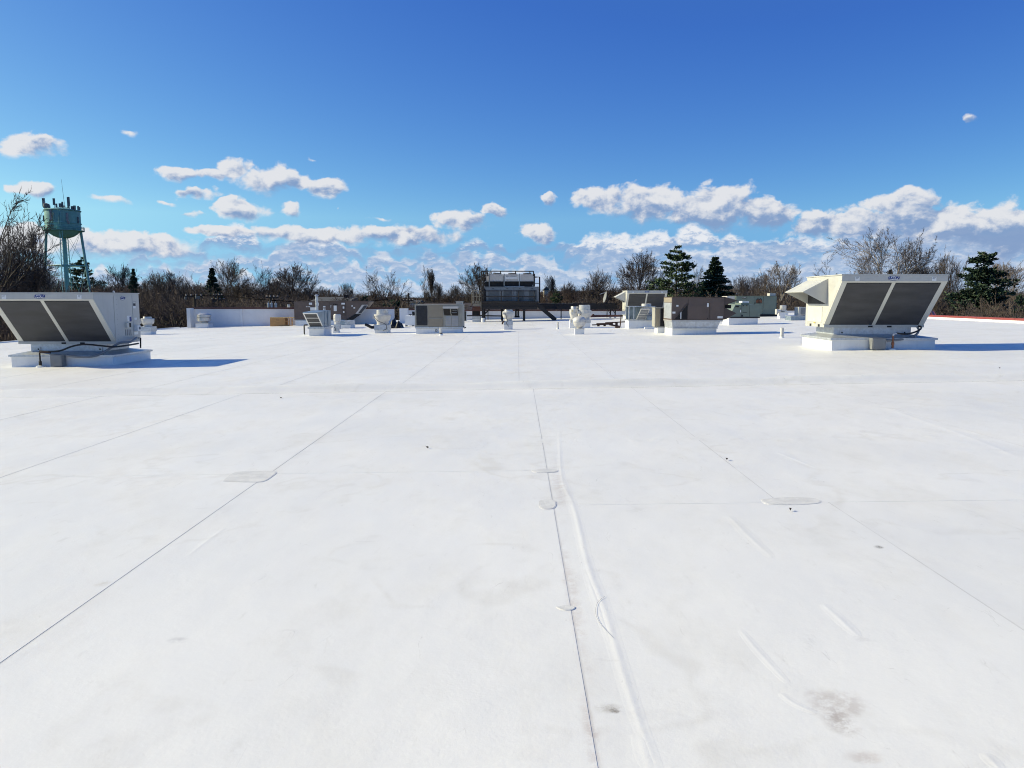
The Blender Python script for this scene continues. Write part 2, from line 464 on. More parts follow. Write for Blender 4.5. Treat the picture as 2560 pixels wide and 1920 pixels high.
# ------------------------------------------------------------------ mesh builder
class MB:
    def __init__(s):
        s.v = []
        s.f = []

    def add(s, vs, fs):
        o = len(s.v)
        s.v += [tuple(q) for q in vs]
        s.f += [tuple(i + o for i in f) for f in fs]
        return s

    def box(s, x0, x1, y0, y1, z0, z1):
        vs = [(x, y, z) for z in (z0, z1) for y in (y0, y1) for x in (x0, x1)]
        return s.add(vs, [(0, 2, 3, 1), (4, 5, 7, 6), (0, 1, 5, 4), (2, 6, 7, 3), (0, 4, 6, 2), (1, 3, 7, 5)])

    def hexa(s, lo, hi):
        """lo, hi: four points each, counter-clockwise from above"""
        return s.add(list(lo) + list(hi), [(3, 2, 1, 0), (4, 5, 6, 7)] + [(i, (i + 1) % 4, (i + 1) % 4 + 4, i + 4) for i in range(4)])

    def prism_x(s, yz, x0, x1):
        n = len(yz)
        vs = [(x0, y, z) for y, z in yz] + [(x1, y, z) for y, z in yz]
        return s.add(vs, [tuple(range(n))[::-1], tuple(range(n, 2 * n))] + [(i, (i + 1) % n, (i + 1) % n + n, i + n) for i in range(n)])

    def prism_y(s, xz, y0, y1):
        n = len(xz)
        vs = [(x, y0, z) for x, z in xz] + [(x, y1, z) for x, z in xz]
        return s.add(vs, [tuple(range(n)), tuple(range(n, 2 * n))[::-1]] + [((i + 1) % n, i, i + n, (i + 1) % n + n) for i in range(n)])

    def prism_z(s, xy, z0, z1):
        n = len(xy)
        vs = [(x, y, z0) for x, y in xy] + [(x, y, z1) for x, y in xy]
        return s.add(vs, [tuple(range(n))[::-1], tuple(range(n, 2 * n))] + [(i, (i + 1) % n, (i + 1) % n + n, i + n) for i in range(n)])

    def slab(s, pts, th):
        """a planar polygon given thickness th along its normal (backwards)"""
        pts = [Vector(p) for p in pts]
        n = (pts[1] - pts[0]).cross(pts[2] - pts[0]).normalized()
        k = len(pts)
        vs = pts + [p - n * th for p in pts]
        return s.add(vs, [tuple(range(k)), tuple(range(k, 2 * k))[::-1]] + [((i + 1) % k, i, i + k, (i + 1) % k + k) for i in range(k)])

    def lathe(s, cx, cy, prof, n=24):
        vs = []
        for r, z in prof:
            for i in range(n):
                a = 2 * math.pi * i / n
                vs.append((cx + r * math.cos(a), cy + r * math.sin(a), z))
        fs = []
        for j in range(len(prof) - 1):
            for i in range(n):
                k = (i + 1) % n
                fs.append((j * n + i, j * n + k, (j + 1) * n + k, (j + 1) * n + i))
        fs.append(tuple(range(n))[::-1])
        fs.append(tuple(range((len(prof) - 1) * n, len(prof) * n)))
        return s.add(vs, fs)

    def tube(s, pts, r, n=8, r2=None):
        pts = [Vector(p) for p in pts]
        k = len(pts)
        vs, fs = [], []
        up = None
        for i, p in enumerate(pts):
            t = (pts[min(i + 1, k - 1)] - pts[max(i - 1, 0)]).normalized()
            if up is None or abs(up.dot(t)) > 0.95:
                up = Vector((0, 0, 1)) if abs(t.z) < 0.9 else Vector((0, 1, 0))
            a = t.cross(up).normalized()
            b = a.cross(t).normalized()
            up = b
            rr = r if r2 is None else r + (r2 - r) * i / (k - 1)
            for j in range(n):
                w = 2 * math.pi * j / n
                vs.append(p + a * (rr * math.cos(w)) + b * (rr * math.sin(w)))
        for i in range(k - 1):
            for j in range(n):
                q = (j + 1) % n
                fs.append((i * n + j, i * n + q, (i + 1) * n + q, (i + 1) * n + j))
        fs.append(tuple(range(n))[::-1])
        fs.append(tuple(range((k - 1) * n, k * n)))
        return s.add(vs, fs)

    def mesh(s, name, material, off=(0, 0, 0), smooth=False):
        me = bpy.data.meshes.new(name)
        ox, oy, oz = off
        me.from_pydata([(x - ox, y - oy, z - oz) for x, y, z in s.v], [], s.f)
        me.update()
        if smooth:
            me.polygons.foreach_set('use_smooth', [True] * len(me.polygons))
            me.set_sharp_from_angle(angle=R(40))
        me.materials.append(MATS[material])
        return me

    def build(s, name, material, parent=None, smooth=False, label=None):
        off = root_loc(parent) if parent else (0, 0, 0)
        o = bpy.data.objects.new(name, s.mesh(name, material, off, smooth))
        COL.objects.link(o)
        if parent:
            o.parent = parent
        if label:
            o['label'] = label
        return o


def root_loc(o):
    while o.parent:
        o = o.parent
    return tuple(o.location)


def tag(o, label, cat, group=None):
    o['label'] = label
    o['category'] = cat
    if group:
        o['group'] = group
    return o


def empty(name, loc, label, cat, group=None):
    o = bpy.data.objects.new(name, None)
    o.location = loc
    o.empty_display_size = 0.2
    COL.objects.link(o)
    return tag(o, label, cat, group)


def structure(o):
    o['kind'] = 'structure'
    return o


def smooth_pts(pts, n=6):
    """Catmull-Rom through points"""
    pts = [Vector(p) for p in pts]
    out = []
    k = len(pts)
    for i in range(k - 1):
        p0, p1, p2, p3 = pts[max(i - 1, 0)], pts[i], pts[i + 1], pts[min(i + 2, k - 1)]
        for j in range(n):
            t = j / n
            out.append(0.5 * ((2 * p1) + (p2 - p0) * t + (2 * p0 - 5 * p1 + 4 * p2 - p3) * t * t + (3 * p1 - p0 - 3 * p2 + p3) * t ** 3))
    out.append(pts[-1])
    return out


def text_part(name, s, size, material, parent, loc, rot, shear=0.0, bold=0.0, squash=1.0):
    """flat lettering as a thin mesh; loc is its centre in the world, rot an Euler"""
    cu = bpy.data.curves.new(name, 'FONT')
    cu.body = s
    cu.size = size
    cu.align_x = 'CENTER'
    cu.align_y = 'CENTER'
    cu.shear = shear
    cu.offset = bold
    cu.extrude = 0.002
    cu.resolution_u = 3
    tmp = bpy.data.objects.new(name, cu)
    COL.objects.link(tmp)
    dg = bpy.context.evaluated_depsgraph_get()
    me = bpy.data.meshes.new_from_object(tmp.evaluated_get(dg))
    bpy.data.objects.remove(tmp)
    bpy.data.curves.remove(cu)
    me.name = name
    M = Matrix.Translation(Vector(loc) - Vector(root_loc(parent))) @ rot.to_matrix().to_4x4() @ Matrix.Diagonal((squash, 1, 1, 1))
    me.transform(M)
    me.materials.clear()
    me.materials.append(MATS[material])
    o = bpy.data.objects.new(name, me)
    COL.objects.link(o)
    o.parent = parent
    return o


from mathutils import Euler
FRONT = Euler((R(90), 0, 0))            # lettering facing the camera (-Y)
RIGHTSIDE = Euler((R(90), 0, R(90)))    # lettering facing +X

# ================================================================== SETTING
XL, XR, Y0, Y1 = -25.0, 23.4, -9.0, 66.0
GROUND_Z = -6.2


def deckbox(b, x0, x1, ya, yb, z0, z1, yk=0.0):
    """a slab that follows the fall of the roof; ya/yb may lean by yk per metre of x"""
    lo = [(x0, ya + yk * x0, gz(x0) + z0), (x1, ya + yk * x1, gz(x1) + z0), (x1, yb + yk * x1, gz(x1) + z0), (x0, yb + yk * x0, gz(x0) + z0)]
    hi = [(p[0], p[1], p[2] - z0 + z1) for p in lo]
    return b.hexa(lo, hi)


grass = MB()
grass.add([(-4000, -3000, GROUND_Z), (4000, -3000, GROUND_Z), (4000, 6000, GROUND_Z), (-4000, 6000, GROUND_Z)], [(0, 1, 2, 3)])
structure(grass.build('ground', 'field'))

hb = MB()
hn, hk = 120, 6
rngh = random.Random(3)
for j in range(hk):
    for i in range(hn + 1):
        x = -900 + 1800 * i / hn
        y = 330 + 110 * j
        prof = (0.0, 0.55, 0.85, 1.0, 1.0, 0.9)[j]
        z = GROUND_Z - 0.5 + prof * (8.0 + 3.0 * math.sin(x * 0.011 + 1) + 1.8 * math.sin(x * 0.031) + rngh.uniform(-.6, .6)) * (1 + 0.35 * j / hk)
        hb.v.append((x, y, z))
for j in range(hk - 1):
    for i in range(hn):
        a = j * (hn + 1) + i
        hb.f.append((a, a + 1, a + hn + 2, a + hn + 1))
structure(hb.build('hill', 'hill_wood', smooth=True))

# the building under the roof, then the deck
bb = MB()
deckbox(bb, XL + 0.3, XR - 0.3, Y0 + 0.3, Y1 - 0.3, GROUND_Z - 0.6, -0.35)
structure(bb.build('building_wall', 'siding'))
rb = MB()
deckbox(rb, XL, XR, Y0, Y1, -0.34, 0.0)
roof = structure(rb.build('roof', 'seam_dirt'))

# expansion joint line measured in the photograph
jl, jr = ground(0, 990), ground(2560, 947)
JK = (jr.y - jl.y) / (jr.x - jl.x)
JY = jl.y - JK * jl.x
GAP = 0.0015
left_b = [0.23, -2.40, -5.0, -7.6, -10.2, -12.8, -15.4, -18.0, -20.6, -23.2, XL]
right_near = [0.23, 2.33, 5.35, 8.35, 11.35, 14.35, 17.35, 20.35, XR]
right_mid = [0.23, 1.96, 5.08, 8.1, 11.1, 14.1, 17.1, 20.1, XR]
far_b = [XL, -23.0, -20.3, -17.6, -14.9, -12.2, -9.6, -7.3, -4.75, -2.3, -0.02, 1.86, 4.55, 7.4, 10.3, 13.2, 16.1, 19.0, 21.6, XR]
YC = ground(1700, 1257).y


def sheets(bounds, ya, yb, ka, kb, lap=0.045, lap_last=False):
    """membrane sheets: the right edge of each laps over the next one, 4 mm proud"""
    bs = sorted(bounds)
    for x0, x1 in zip(bs[:-1], bs[1:]):
        last = x1 == bs[-1] and not lap_last
        a0, a1 = x0, x1 + (0 if last else lap)
        b = MB()
        pts = [(a0, ya + ka * a0 + GAP), (a1, ya + ka * a1 + GAP), (a1, yb + kb * a1 - GAP), (a0, yb + kb * a0 - GAP)]
        zt = [0.0020, 0.0034, 0.0034, 0.0020]
        lo = [(x, y, gz(x) - 0.004 if i in (0, 3) else gz(x) + 0.0022) for i, (x, y) in enumerate(pts)]
        hi = [(x, y, gz(x) + zt[i]) for i, (x, y) in enumerate(pts)]
        b.hexa(lo, hi)
        o = b.build('membrane_sheet', 'membrane' if ya < 10 else 'membrane_far', roof)
        at_ = o.data.attributes.new('lap', 'FLOAT', 'POINT')
        at_.data.foreach_set('value', [1.0 + (v.co.x - a0) for v in o.data.vertices])


YL = ground(1000, 1183).y
sheets(left_b, Y0, YL, 0, JK, lap_last=True)
sheets(left_b, YL, JY - 0.32, JK, JK, lap_last=True)
sheets(right_near, Y0, YC, 0, JK)
sheets(right_mid, YC, JY - 0.32, JK, JK)
sheets([XL, -9, 7, XR], JY - 0.32, JY + 0.36, JK, JK)
sheets(far_b, JY + 0.36, 38.0, JK, 0)
sheets([q + (0.9 if abs(q) < 22 else 0) for q in far_b], 38.0, Y1, 0, 0)

# the raised joint cover itself
jb = MB()
nx = 110
prof = [(-0.28, -0.006), (-0.20, 0.016), (-0.13, 0.058), (-0.06, 0.098), (0.0, 0.110), (0.07, 0.098), (0.14, 0.058), (0.20, 0.016), (0.28, -0.006)]
rj = random.Random(5)
for i in range(nx + 1):
    x = XL + (XR - XL) * i / nx
    h = 1 + 0.12 * math.sin(x * 1.3) + rj.uniform(-0.08, 0.08)
    dy_ = 0.025 * math.sin(x * 0.6) + rj.uniform(-0.01, 0.01)
    for (py, pz) in prof:
        jb.v.append((x, JY + JK * x + py + dy_, gz(x) + 0.004 + pz * h))
np_ = len(prof)
for i in range(nx):
    for j in range(np_ - 1):
        a = i * np_ + j
        jb.f.append((a, a + np_, a + np_ + 1, a + 1))
jb.build('joint_cover', 'membrane_far', roof, smooth=True)
sb_ = MB()
deckbox(sb_, XL + 0.1, XR - 0.1, JY - 0.327, JY - 0.315, -0.01, 0.0042, JK)
sb_.build('lap_edge', 'seam_dirt', roof)


def sheet_top(x):
    bs = sorted(left_b + right_mid[1:])
    for p_, q_ in zip(bs[:-1], bs[1:]):
        if p_ <= x <= q_:
            return gz(x) + 0.0020 + 0.0014 * (x - p_) / (q_ - p_)
    return gz(x) + 0.003


def wrinkle(pix, w, h, seed=0, n=7, name='membrane_wrinkle'):
    h = h * 0.17
    pts = smooth_pts([ground(u, v) for u, v in pix], n)
    b = MB()
    rr = random.Random(seed)
    k = len(pts)
    w = w * 1.7
    m = 13
    for i, p in enumerate(pts):
        t = (pts[min(i + 1, k - 1)] - pts[max(i - 1, 0)])
        t.z = 0
        t.normalize()
        nrm = Vector((-t.y, t.x, 0))
        fade = math.sin(math.pi * min(1, max(0, i / (k - 1)))) ** 0.6 if i not in (0, k - 1) else 0.0
        hh = h * fade * (0.85 + 0.3 * rr.random())
        ww = w * (0.45 + 0.55 * fade)
        for j in range(m):
            c = 2 * j / (m - 1) - 1
            q = math.exp(-(c / 0.36) ** 2) - math.exp(-(1 / 0.36) ** 2)
            x = p.x + nrm.x * c * ww
            b.v.append((x, p.y + nrm.y * c * ww, sheet_top(x) - (0.0005 if j in (0, m - 1) else -0.0001) + q * hh))
    for i in range(k - 1):
        for j in range(m - 1):
            a = i * m + j
            b.f.append((a, a + 1, a + m + 1, a + m))
    return b.build(name, 'membrane', roof, smooth=True)


wrinkle([(1398, 1080), (1404, 1190), (1435, 1270), (1470, 1415), (1508, 1515), (1555, 1675), (1597, 1805), (1645, 1925)], 0.030, 0.013, 1)
wrinkle([(1408, 1195), (1420, 1235), (1440, 1290)], 0.03, 0.008, 2)
wrinkle([(1452, 1370), (1470, 1440), (1500, 1530), (1540, 1650)], 0.022, 0.006, 3)
wrinkle([(1600, 1830), (1625, 1925)], 0.03, 0.008, 4)
wrinkle([(1822, 1290), (1870, 1340), (1930, 1395)], 0.03, 0.008, 5)
wrinkle([(2058, 1512), (2100, 1550), (2145, 1592)], 0.025, 0.009, 6)
wrinkle([(1850, 1575), (1900, 1635), (1970, 1710)], 0.018, 0.006, 7)
wrinkle([(1952, 1735), (1985, 1760), (2040, 1785)], 0.016, 0.006, 8)
wrinkle([(470, 1390), (515, 1355), (560, 1322)], 0.02, 0.007, 9)
wrinkle([(2460, 1885), (2500, 1925)], 0.02, 0.008, 10)
wrinkle([(2190, 1010), (2300, 1050), (2440, 1100), (2560, 1150)], 0.05, 0.008, 11)
wrinkle([(1940, 1130), (1990, 1150), (2040, 1170)], 0.02, 0.006, 12)
rw = random.Random(21)
for (u, v) in ((1360, 1102), (1452, 1100), (1520, 1100), (1588, 1102), (1640, 1100), (1735, 1098), (1840, 1096), (1990, 1098), (2075, 1096), (2120, 1098), (2330, 1092)):
    wrinkle([(u - 16, v + rw.uniform(-3, 1)), (u, v), (u + 16, v + rw.uniform(0, 4))], 0.10, 0.012, int(u))


def patch(pix, sealant=0.010):
    pts = [ground(u, v) for u, v in pix]
    c = sum(pts, Vector()) / len(pts)
    lo, hi = [], []
    b = MB()
    P0 = [(p.x, p.y) for p in smooth_pts(pts + [pts[0]], 3)[:-1]]
    def ring(s):
        out = []
        for x, y in P0:
            d = Vector((x - c.x, y - c.y))
            d = d * (1 + s / max(d.length, 1e-3))
            out.append((c.x + d.x, c.y + d.y))
        return out
    def lay(bm, xy, z0, z1):
        n = len(xy)
        vs = [(x, y, gz(x) + z0) for x, y in xy] + [(x, y, gz(x) + z1) for x, y in xy]
        bm.add(vs, [tuple(range(n))[::-1], tuple(range(n, 2 * n))] + [(i, (i + 1) % n, (i + 1) % n + n, i + n) for i in range(n)])
    lay(b, P0, 0.001, 0.0062)
    o = b.build('membrane_patch', 'patch', roof)
    s_ = MB()
    lay(s_, ring(sealant), 0.001, 0.0050)
    s_.build('sealant', 'patch', o)


patch([(560, 1204), (575, 1190), (594, 1181), (640, 1179), (688, 1180), (676, 1194), (655, 1205), (610, 1206)])
patch([(1350, 1254), (1368, 1250), (1386, 1254), (1388, 1264), (1382, 1272), (1366, 1274), (1352, 1270)])
patch([(1906, 1250), (1950, 1246), (2010, 1245), (2040, 1249), (2048, 1258), (2010, 1262), (1950, 1263), (1915, 1260)])
patch([(1332, 1177), (1360, 1173), (1390, 1175), (1388, 1181), (1360, 1182), (1338, 1182)])
patch([(1392, 1520), (1412, 1516), (1436, 1519), (1430, 1526), (1408, 1527)], 0.004)

# ------------------------------------------------------------------ parapet walls
def parapet(label, u0, u1, vt, vb, D, coping, th=0.3, copv=4, zb=None, capmat='brown_coping'):
    a, c = at(u0, vb, D), at(u1, vb, D)
    zt = at((u0 + u1) / 2, vt, D).z
    o = empty('parapet_wall', (a.x, D, gz(a.x)), label, 'wall')
    b = MB()
    b.hexa([(a.x, D, gz(a.x) - 0.3), (c.x, D, gz(c.x) - 0.3), (c.x, D + th, gz(c.x) - 0.3), (a.x, D + th, gz(a.x) - 0.3)],
           [(a.x, D, zt), (c.x, D, zt), (c.x, D + th, zt), (a.x, D + th, zt)])
    b.build('wall_face', 'wall_stucco', o)
    if coping:
        k = MB()
        k.box(a.x - 0.03, c.x + 0.03, D - 0.05, D + th + 0.05, zt + 0.002, zt + copv * D / F)
        k.build('coping', capmat, o)
    return o, a.x, c.x, zt


pw, wx0, wx1, wzt = parapet('long white parapet wall with dark red coping behind the wooden crate', 476, 985, 772.5, 812, 56.6, True)
b = MB()
q0, q1 = at(468, 815, 55.9), at(481, 815, 55.9)
b.box(q0.x, q1.x - 0.12, 55.9, 57.1, gz(q0.x) - 0.3, wzt + 0.06)
b.build('end_pier', 'wall_stucco', pw)
b = MB()
q0, q1 = at(600, 790, 56.5), at(606, 790, 56.5)
b.box(q0.x, q1.x, 56.53, 56.62, gz(q0.x) - 0.2, wzt - 0.01)
b.build('pilaster', 'wall_stucco', pw)
parapet('short white wall stub between the black tarp and the tan unit', 999, 1020, 771, 806, 55.6, False)
parapet('white parapet wall with dark coping behind the tan unit', 1020.5, 1160, 775.5, 803, 56.6, True, copv=3)
parapet('white parapet wall with brown coping behind the steel platform', 1160.8, 1625, 777.5, 797, 61.5, True, copv=3)
parapet('low white parapet wall at the far end behind the green units', 1626, 2030, 777, 790, 63.5, False)

# right edge: low white upstand with a red metal edge
e0 = empty('roof_edge', (XR, 20, gz(XR)), 'low white roof edge with bright red metal cap along the right side', 'roof edge')
b = MB()
b.box(XR - 0.30, XR + 0.02, Y0, 63.4, gz(XR) - 0.25, gz(XR) + 0.10)
b.build('upstand', 'curb_white', e0)
n_cap = 24
for i in range(n_cap):
    b = MB()
    ya, yb_ = Y0 + (63.4 - Y0) * i / n_cap, Y0 + (63.4 - Y0) * (i + 1) / n_cap
    b.box(XR - 0.12, XR + 0.10, ya + 0.006, yb_ - 0.006, gz(XR) + 0.102, gz(XR) + 0.205)
    b.build('metal_cap', 'red_coping', e0)
e1 = empty('roof_edge', (XL, 20, gz(XL)), 'thin white roof edge strip along the left side behind the big left unit', 'roof edge')
b = MB()
b.box(XL - 0.05, XL + 0.12, Y0, 56.5, gz(XL) - 0.34, gz(XL) + 0.06)
b.build('edge_strip', 'curb_white', e1)
# ================================================================== ROOFTOP THINGS
class Th:
    """a thing standing on the roof; sizes come from photograph pixels at its own distance"""

    def __init__(s, name, label, cat, u, vb, group=None, D=None):
        p = ground(u, vb) if D is None else at(u, vb, D)
        s.D = p.y
        s.vb = vb
        s.k = s.D / F
        base = Vector((p.x, p.y, gz(p.x) if D is None else p.z))
        s.c = base
        s.o = empty(name, base, label, cat, group)

    def X(s, u, dy=0.0):
        return at(u, s.vb, s.D).x

    def Z(s, v):
        return at(1280, v, s.D).z

    def box(s, name, m, u0, u1, v0, v1, y0, y1, parent=None, grow=0.0, sink=0.0, label=None):
        b = MB()
        b.box(s.X(u0) - grow, s.X(u1) + grow, s.D + y0, s.D + y1, s.Z(v1) - sink, s.Z(v0))
        return b.build(name, m, parent or s.o, label=label)

    def poly(s, name, m, uv, y0, y1, parent=None):
        b = MB()
        b.prism_y([(s.X(u), s.Z(v)) for u, v in uv], s.D + y0, s.D + y1)
        return b.build(name, m, parent or s.o)

    def lathe(s, name, m, u, prof, y=0.0, n=28, parent=None):
        b = MB()
        b.lathe(s.X(u), s.D + y, [(max(r, 0.05) * s.k, s.Z(v)) for r, v in prof], n)
        return b.build(name, m, parent or s.o, smooth=True)

    def rod(s, name, m, uvy, r, parent=None, n=8, sm=0):
        pts = [Vector((s.X(u), s.D + y, s.Z(v))) for u, v, y in uvy]
        if sm:
            pts = smooth_pts(pts, sm)
        b = MB()
        b.tube(pts, r, n)
        return b.build(name, m, parent or s.o, smooth=True)


# ------------------------------------------------------------------ the slant-faced air handlers
def slant_unit(label, x0, yb, zg, side_details=None, hood=True, k=1.0, near=True):
    """coil faces lean out towards the viewer: top overhangs bottom. x0 left edge, yb front edge at the bottom, zg roof level"""
    Wd, H, OV, DB = 2.78 * k, 1.41 * k, 1.08 * k, 1.40 * k
    x1 = x0 + Wd
    zb = zg + 0.60 * k
    zt = zb + H
    yt = yb - OV
    yr = yb + DB
    FA = 0.155 * k      # fascia
    BR = 0.07 * k       # bottom rail
    o = empty('rooftop_unit', (x0 + Wd / 2, yb + 0.6, zg), label, 'air handler', 'slant-faced cream rooftop units')
    b = MB()
    # cabinet: side profile extruded across; the slanted face set back a little for the frame
    ins = 0.05
    prof = [(yb + ins, zb + BR), (yb + ins, zb), (yr, zb), (yr, zt), (yt + 0.02, zt), (yt + 0.02, zt - FA), (yt + ins, zt - FA)]
    b.prism_x(prof[::-1], x0, x1)
    cab = b.build('cabinet', 'cream_paint', o)
    # top lid with a small lip
    b = MB()
    b.box(x0 - 0.02, x1 + 0.02, yt - 0.005, yr + 0.02, zt + 0.002, zt + 0.028)
    b.build('lid', 'cream_paint', o)
    # fascia board
    b = MB()
    b.box(x0 - 0.006, x1 + 0.006, yt, yt + 0.018, zt - FA, zt)
    fas = b.build('fascia', 'cream_paint', o)
    # slanted frame: lower edge of fascia -> top of bottom rail
    A = Vector((0, yt, zt - FA - 0.002))
    Bm = Vector((0, yb, zb + BR))
    def on(x, t):
        p = A.lerp(Bm, t)
        return Vector((x, p.y, p.z))
    def bar(name, xa, xb, ta, tb):
        m_ = MB()
        m_.slab([on(xa, tb), on(xb, tb), on(xb, ta), on(xa, ta)], 0.045)
        return m_.build(name, 'cream_frame', o)
    sw, cw = 0.145 * k, 0.095 * k
    bar('frame_rail', x0, x1, 0.0, 0.030)
    xm = x0 + Wd * 0.497
    bar('frame_post', x0, x0 + sw, 0.0305, 1.0)
    bar('frame_post', x1 - sw, x1, 0.0305, 1.0)
    bar('frame_post', xm - cw / 2, xm + cw / 2, 0.0305, 1.0)
    for xa, xb in ((x0 + sw, xm - cw / 2), (xm + cw / 2, x1 - sw)):
        m_ = MB()
        q = Vector((0, 0.022, -0.018))
        m_.slab([on(xa + 0.003, 0.99) + q, on(xb - 0.003, 0.99) + q, on(xb - 0.003, 0.033) + q, on(xa + 0.003, 0.033) + q], 0.02)
        cp = m_.build('coil_panel', 'coil', o)
        if near:
            # horizontal edges of the fin packs
            m2 = MB()
            for t in (0.25, 0.5, 0.75):
                m2.slab([on(xa + 0.01, t + 0.004) + q * 0.93, on(xb - 0.01, t + 0.004) + q * 0.93, on(xb - 0.01, t - 0.004) + q * 0.93, on(xa + 0.01, t - 0.004) + q * 0.93], 0.004)
            m2.build('fin_pack_edge', 'coil', cp)
    # bottom rail with fork slots
    b = MB()
    b.box(x0 - 0.004, x1 + 0.004, yb - 0.012, yb + ins - 0.002, zb - 0.002, zb + BR)
    rail = b.build('base_rail', 'cream_paint', o)
    for fx in (0.44, 0.63):
        b = MB()
        b.box(x0 + Wd * fx, x0 + Wd * fx + 0.13, yb - 0.017, yb - 0.013, zb - 0.001, zb + 0.045)
        b.build('fork_slot', 'black', rail)
    # curb adapter and membrane-clad curb
    b = MB()
    b.box(x0 + 0.30, x1 - 0.02 - 0.30, yb + 0.06, yr - 0.08, zg + 0.30, zb - 0.004)
    ad = b.build('curb_adapter', 'galvanised', o)
    for fx in (0.17, 0.80):
        b = MB()
        b.box(x0 + Wd * fx, x0 + Wd * fx + 0.11, yb + 0.035, yb + 0.059, zg + 0.40, zg + 0.50)
        lg = b.build('lifting_lug', 'galvanised', ad)
        b = MB()
        b.box(x0 + Wd * fx + 0.035, x0 + Wd * fx + 0.075, yb + 0.030, yb + 0.034, zg + 0.43, zg + 0.47)
        b.build('lug_hole', 'black', ad)
    cx0, cx1, cy0, cy1 = x0 + 0.06, x1 + 0.10, yb - 0.45, yb + 1.75
    b = MB()
    def sk(x, z):
        return gz(x) + z
    b.hexa([(cx0, cy0, sk(cx0, -0.03)), (cx1, cy0, sk(cx1, -0.03)), (cx1, cy1, sk(cx1, -0.03)), (cx0, cy1, sk(cx0, -0.03))],
           [(cx0, cy0, zg + 0.27), (cx1, cy0, zg + 0.27), (cx1, cy1, zg + 0.27), (cx0, cy1, zg + 0.27)])
    cb = b.build('curb', 'curb_white', o)
    b = MB()
    b.box(cx0 - 0.05, cx1 + 0.05, cy0 - 0.05, cy1 + 0.05, zg + 0.272, zg + 0.322)
    # sloped metal cap on the curb up to the adapter
    b.hexa([(cx0 - 0.045, cy0 - 0.045, zg + 0.3225), (cx1 + 0.045, cy0 - 0.045, zg + 0.3225), (cx1 + 0.045, cy1 + 0.045, zg + 0.3225), (cx0 - 0.045, cy1 + 0.045, zg + 0.3225)],
           [(x0 + 0.29, yb + 0.05, zg + 0.40), (x1 - 0.31, yb + 0.05, zg + 0.40), (x1 - 0.31, yr - 0.07, zg + 0.40), (x0 + 0.29, yr - 0.07, zg + 0.40)])
    b.build('curb_cap', 'galvanised', cb)
    # maker's oval on the fascia
    lx = xm - 0.03
    lz = zt - FA / 2
    def oval(name, cx_, cy_, cz_, rx, rz, m, axis, par, th):
        b_ = MB()
        n = 28
        if axis == 'y':
            b_.prism_y([(cx_ + rx * math.cos(2 * math.pi * i / n), cz_ + rz * math.sin(2 * math.pi * i / n)) for i in range(n)], cy_ - th, cy_)
        else:
            b_.prism_x([(cy_ + rx * math.cos(2 * math.pi * i / n), cz_ + rz * math.sin(2 * math.pi * i / n)) for i in range(n)], cx_, cx_ + th)
        return b_.build(name, m, par)
    ov = oval('badge', lx, yt - 0.003, lz, 0.150, 0.060, 'decal_blue', 'y', o, 0.003)
    oval('badge_field', lx, yt - 0.0065, lz, 0.138, 0.050, 'decal_white', 'y', ov, 0.003)
    text_part('lettering', 'AAON', 0.092, 'decal_blue', ov, (lx, yt - 0.0125, lz), FRONT, shear=0.28, bold=0.0035, squash=1.02)
    for lxx in (x0 + 0.34 * k, x1 - 0.42 * k):
        b = MB()
        b.box(lxx, lxx + 0.115, yt - 0.004, yt - 0.001, zt - FA + 0.005, zt - 0.04)
        st = b.build('sticker', 'decal_white', o)
        b = MB()
        b.box(lxx + 0.02, lxx + 0.095, yt - 0.0055, yt - 0.0042, zt - 0.068, zt - 0.060)
        b.box(lxx + 0.02, lxx + 0.075, yt - 0.0055, yt - 0.0042, zt - 0.092, zt - 0.086)
        b.build('sticker_print', 'decal_dark', st)
    # hood over the outside-air opening on the left end
    if hood:
        hy0, hy1 = yb - 0.16 * k, yb + 1.28 * k
        ht, hl, hbm, L = zt - 0.06 * k, zt - 0.42 * k, zt - 0.77 * k, 0.68 * k
        b = MB()
        th = 0.02
        b.slab([(x0 - L, hy1, hl), (x0 - L, hy0, hl), (x0 - 0.002, hy0, ht), (x0 - 0.002, hy1, ht)], th)
        hd = b.build('hood', 'cream_frame', o)
        for yy, nm in ((hy0, 'hood_cheek'), (hy1 - th, 'hood_cheek')):
            b = MB()
            b.prism_y([(x0 - L + 0.012, hl - 0.012), (x0 - 0.004, hbm), (x0 - 0.004, ht - 0.026)], yy + 0.003, yy + th)
            b.build(nm, 'cream_paint', hd)
        b = MB()
        b.slab([(x0 - 0.006, hy1 - 0.03, hbm + 0.01), (x0 - 0.006, hy0 + 0.03, hbm + 0.01), (x0 - 0.006, hy0 + 0.03, ht - 0.06), (x0 - 0.006, hy1 - 0.03, ht - 0.06)], 0.001)
        b.build('hood_interior_shade', 'dark_coil', hd)  # dark sheet paints in the shade of the open hood's interior
        # door below the hood
        b = MB()
        b.box(x0 - 0.010, x0 - 0.001, yb + 0.16 * k, yb + 1.22 * k, zb + 0.14 * k, hbm - 0.07 * k)
        dr = b.build('access_door', 'cream_frame', o)
        b = MB()
        b.box(x0 - 0.022, x0 - 0.0105, yb + 0.62 * k, yb + 0.72 * k, zb + 0.10 * k, zb + 0.125 * k)
        b.build('latch', 'yellow_mark', dr)
        for yy in (yb + 0.30 * k, yb + 0.92 * k):
            b = MB()
            b.box(x0 - 0.006, x0 - 0.002, yy, yy + 0.13 * k, zb + 0.005, zb + 0.075)
            b.build('fork_slot', 'black', cab)
    return dict(o=o, x0=x0, x1=x1, yb=yb, yt=yt, yr=yr, zb=zb, zt=zt, zg=zg, cab=cab, cb=cb, cx0=cx0, cx1=cx1, cy0=cy0, cy1=cy1, oval=oval)


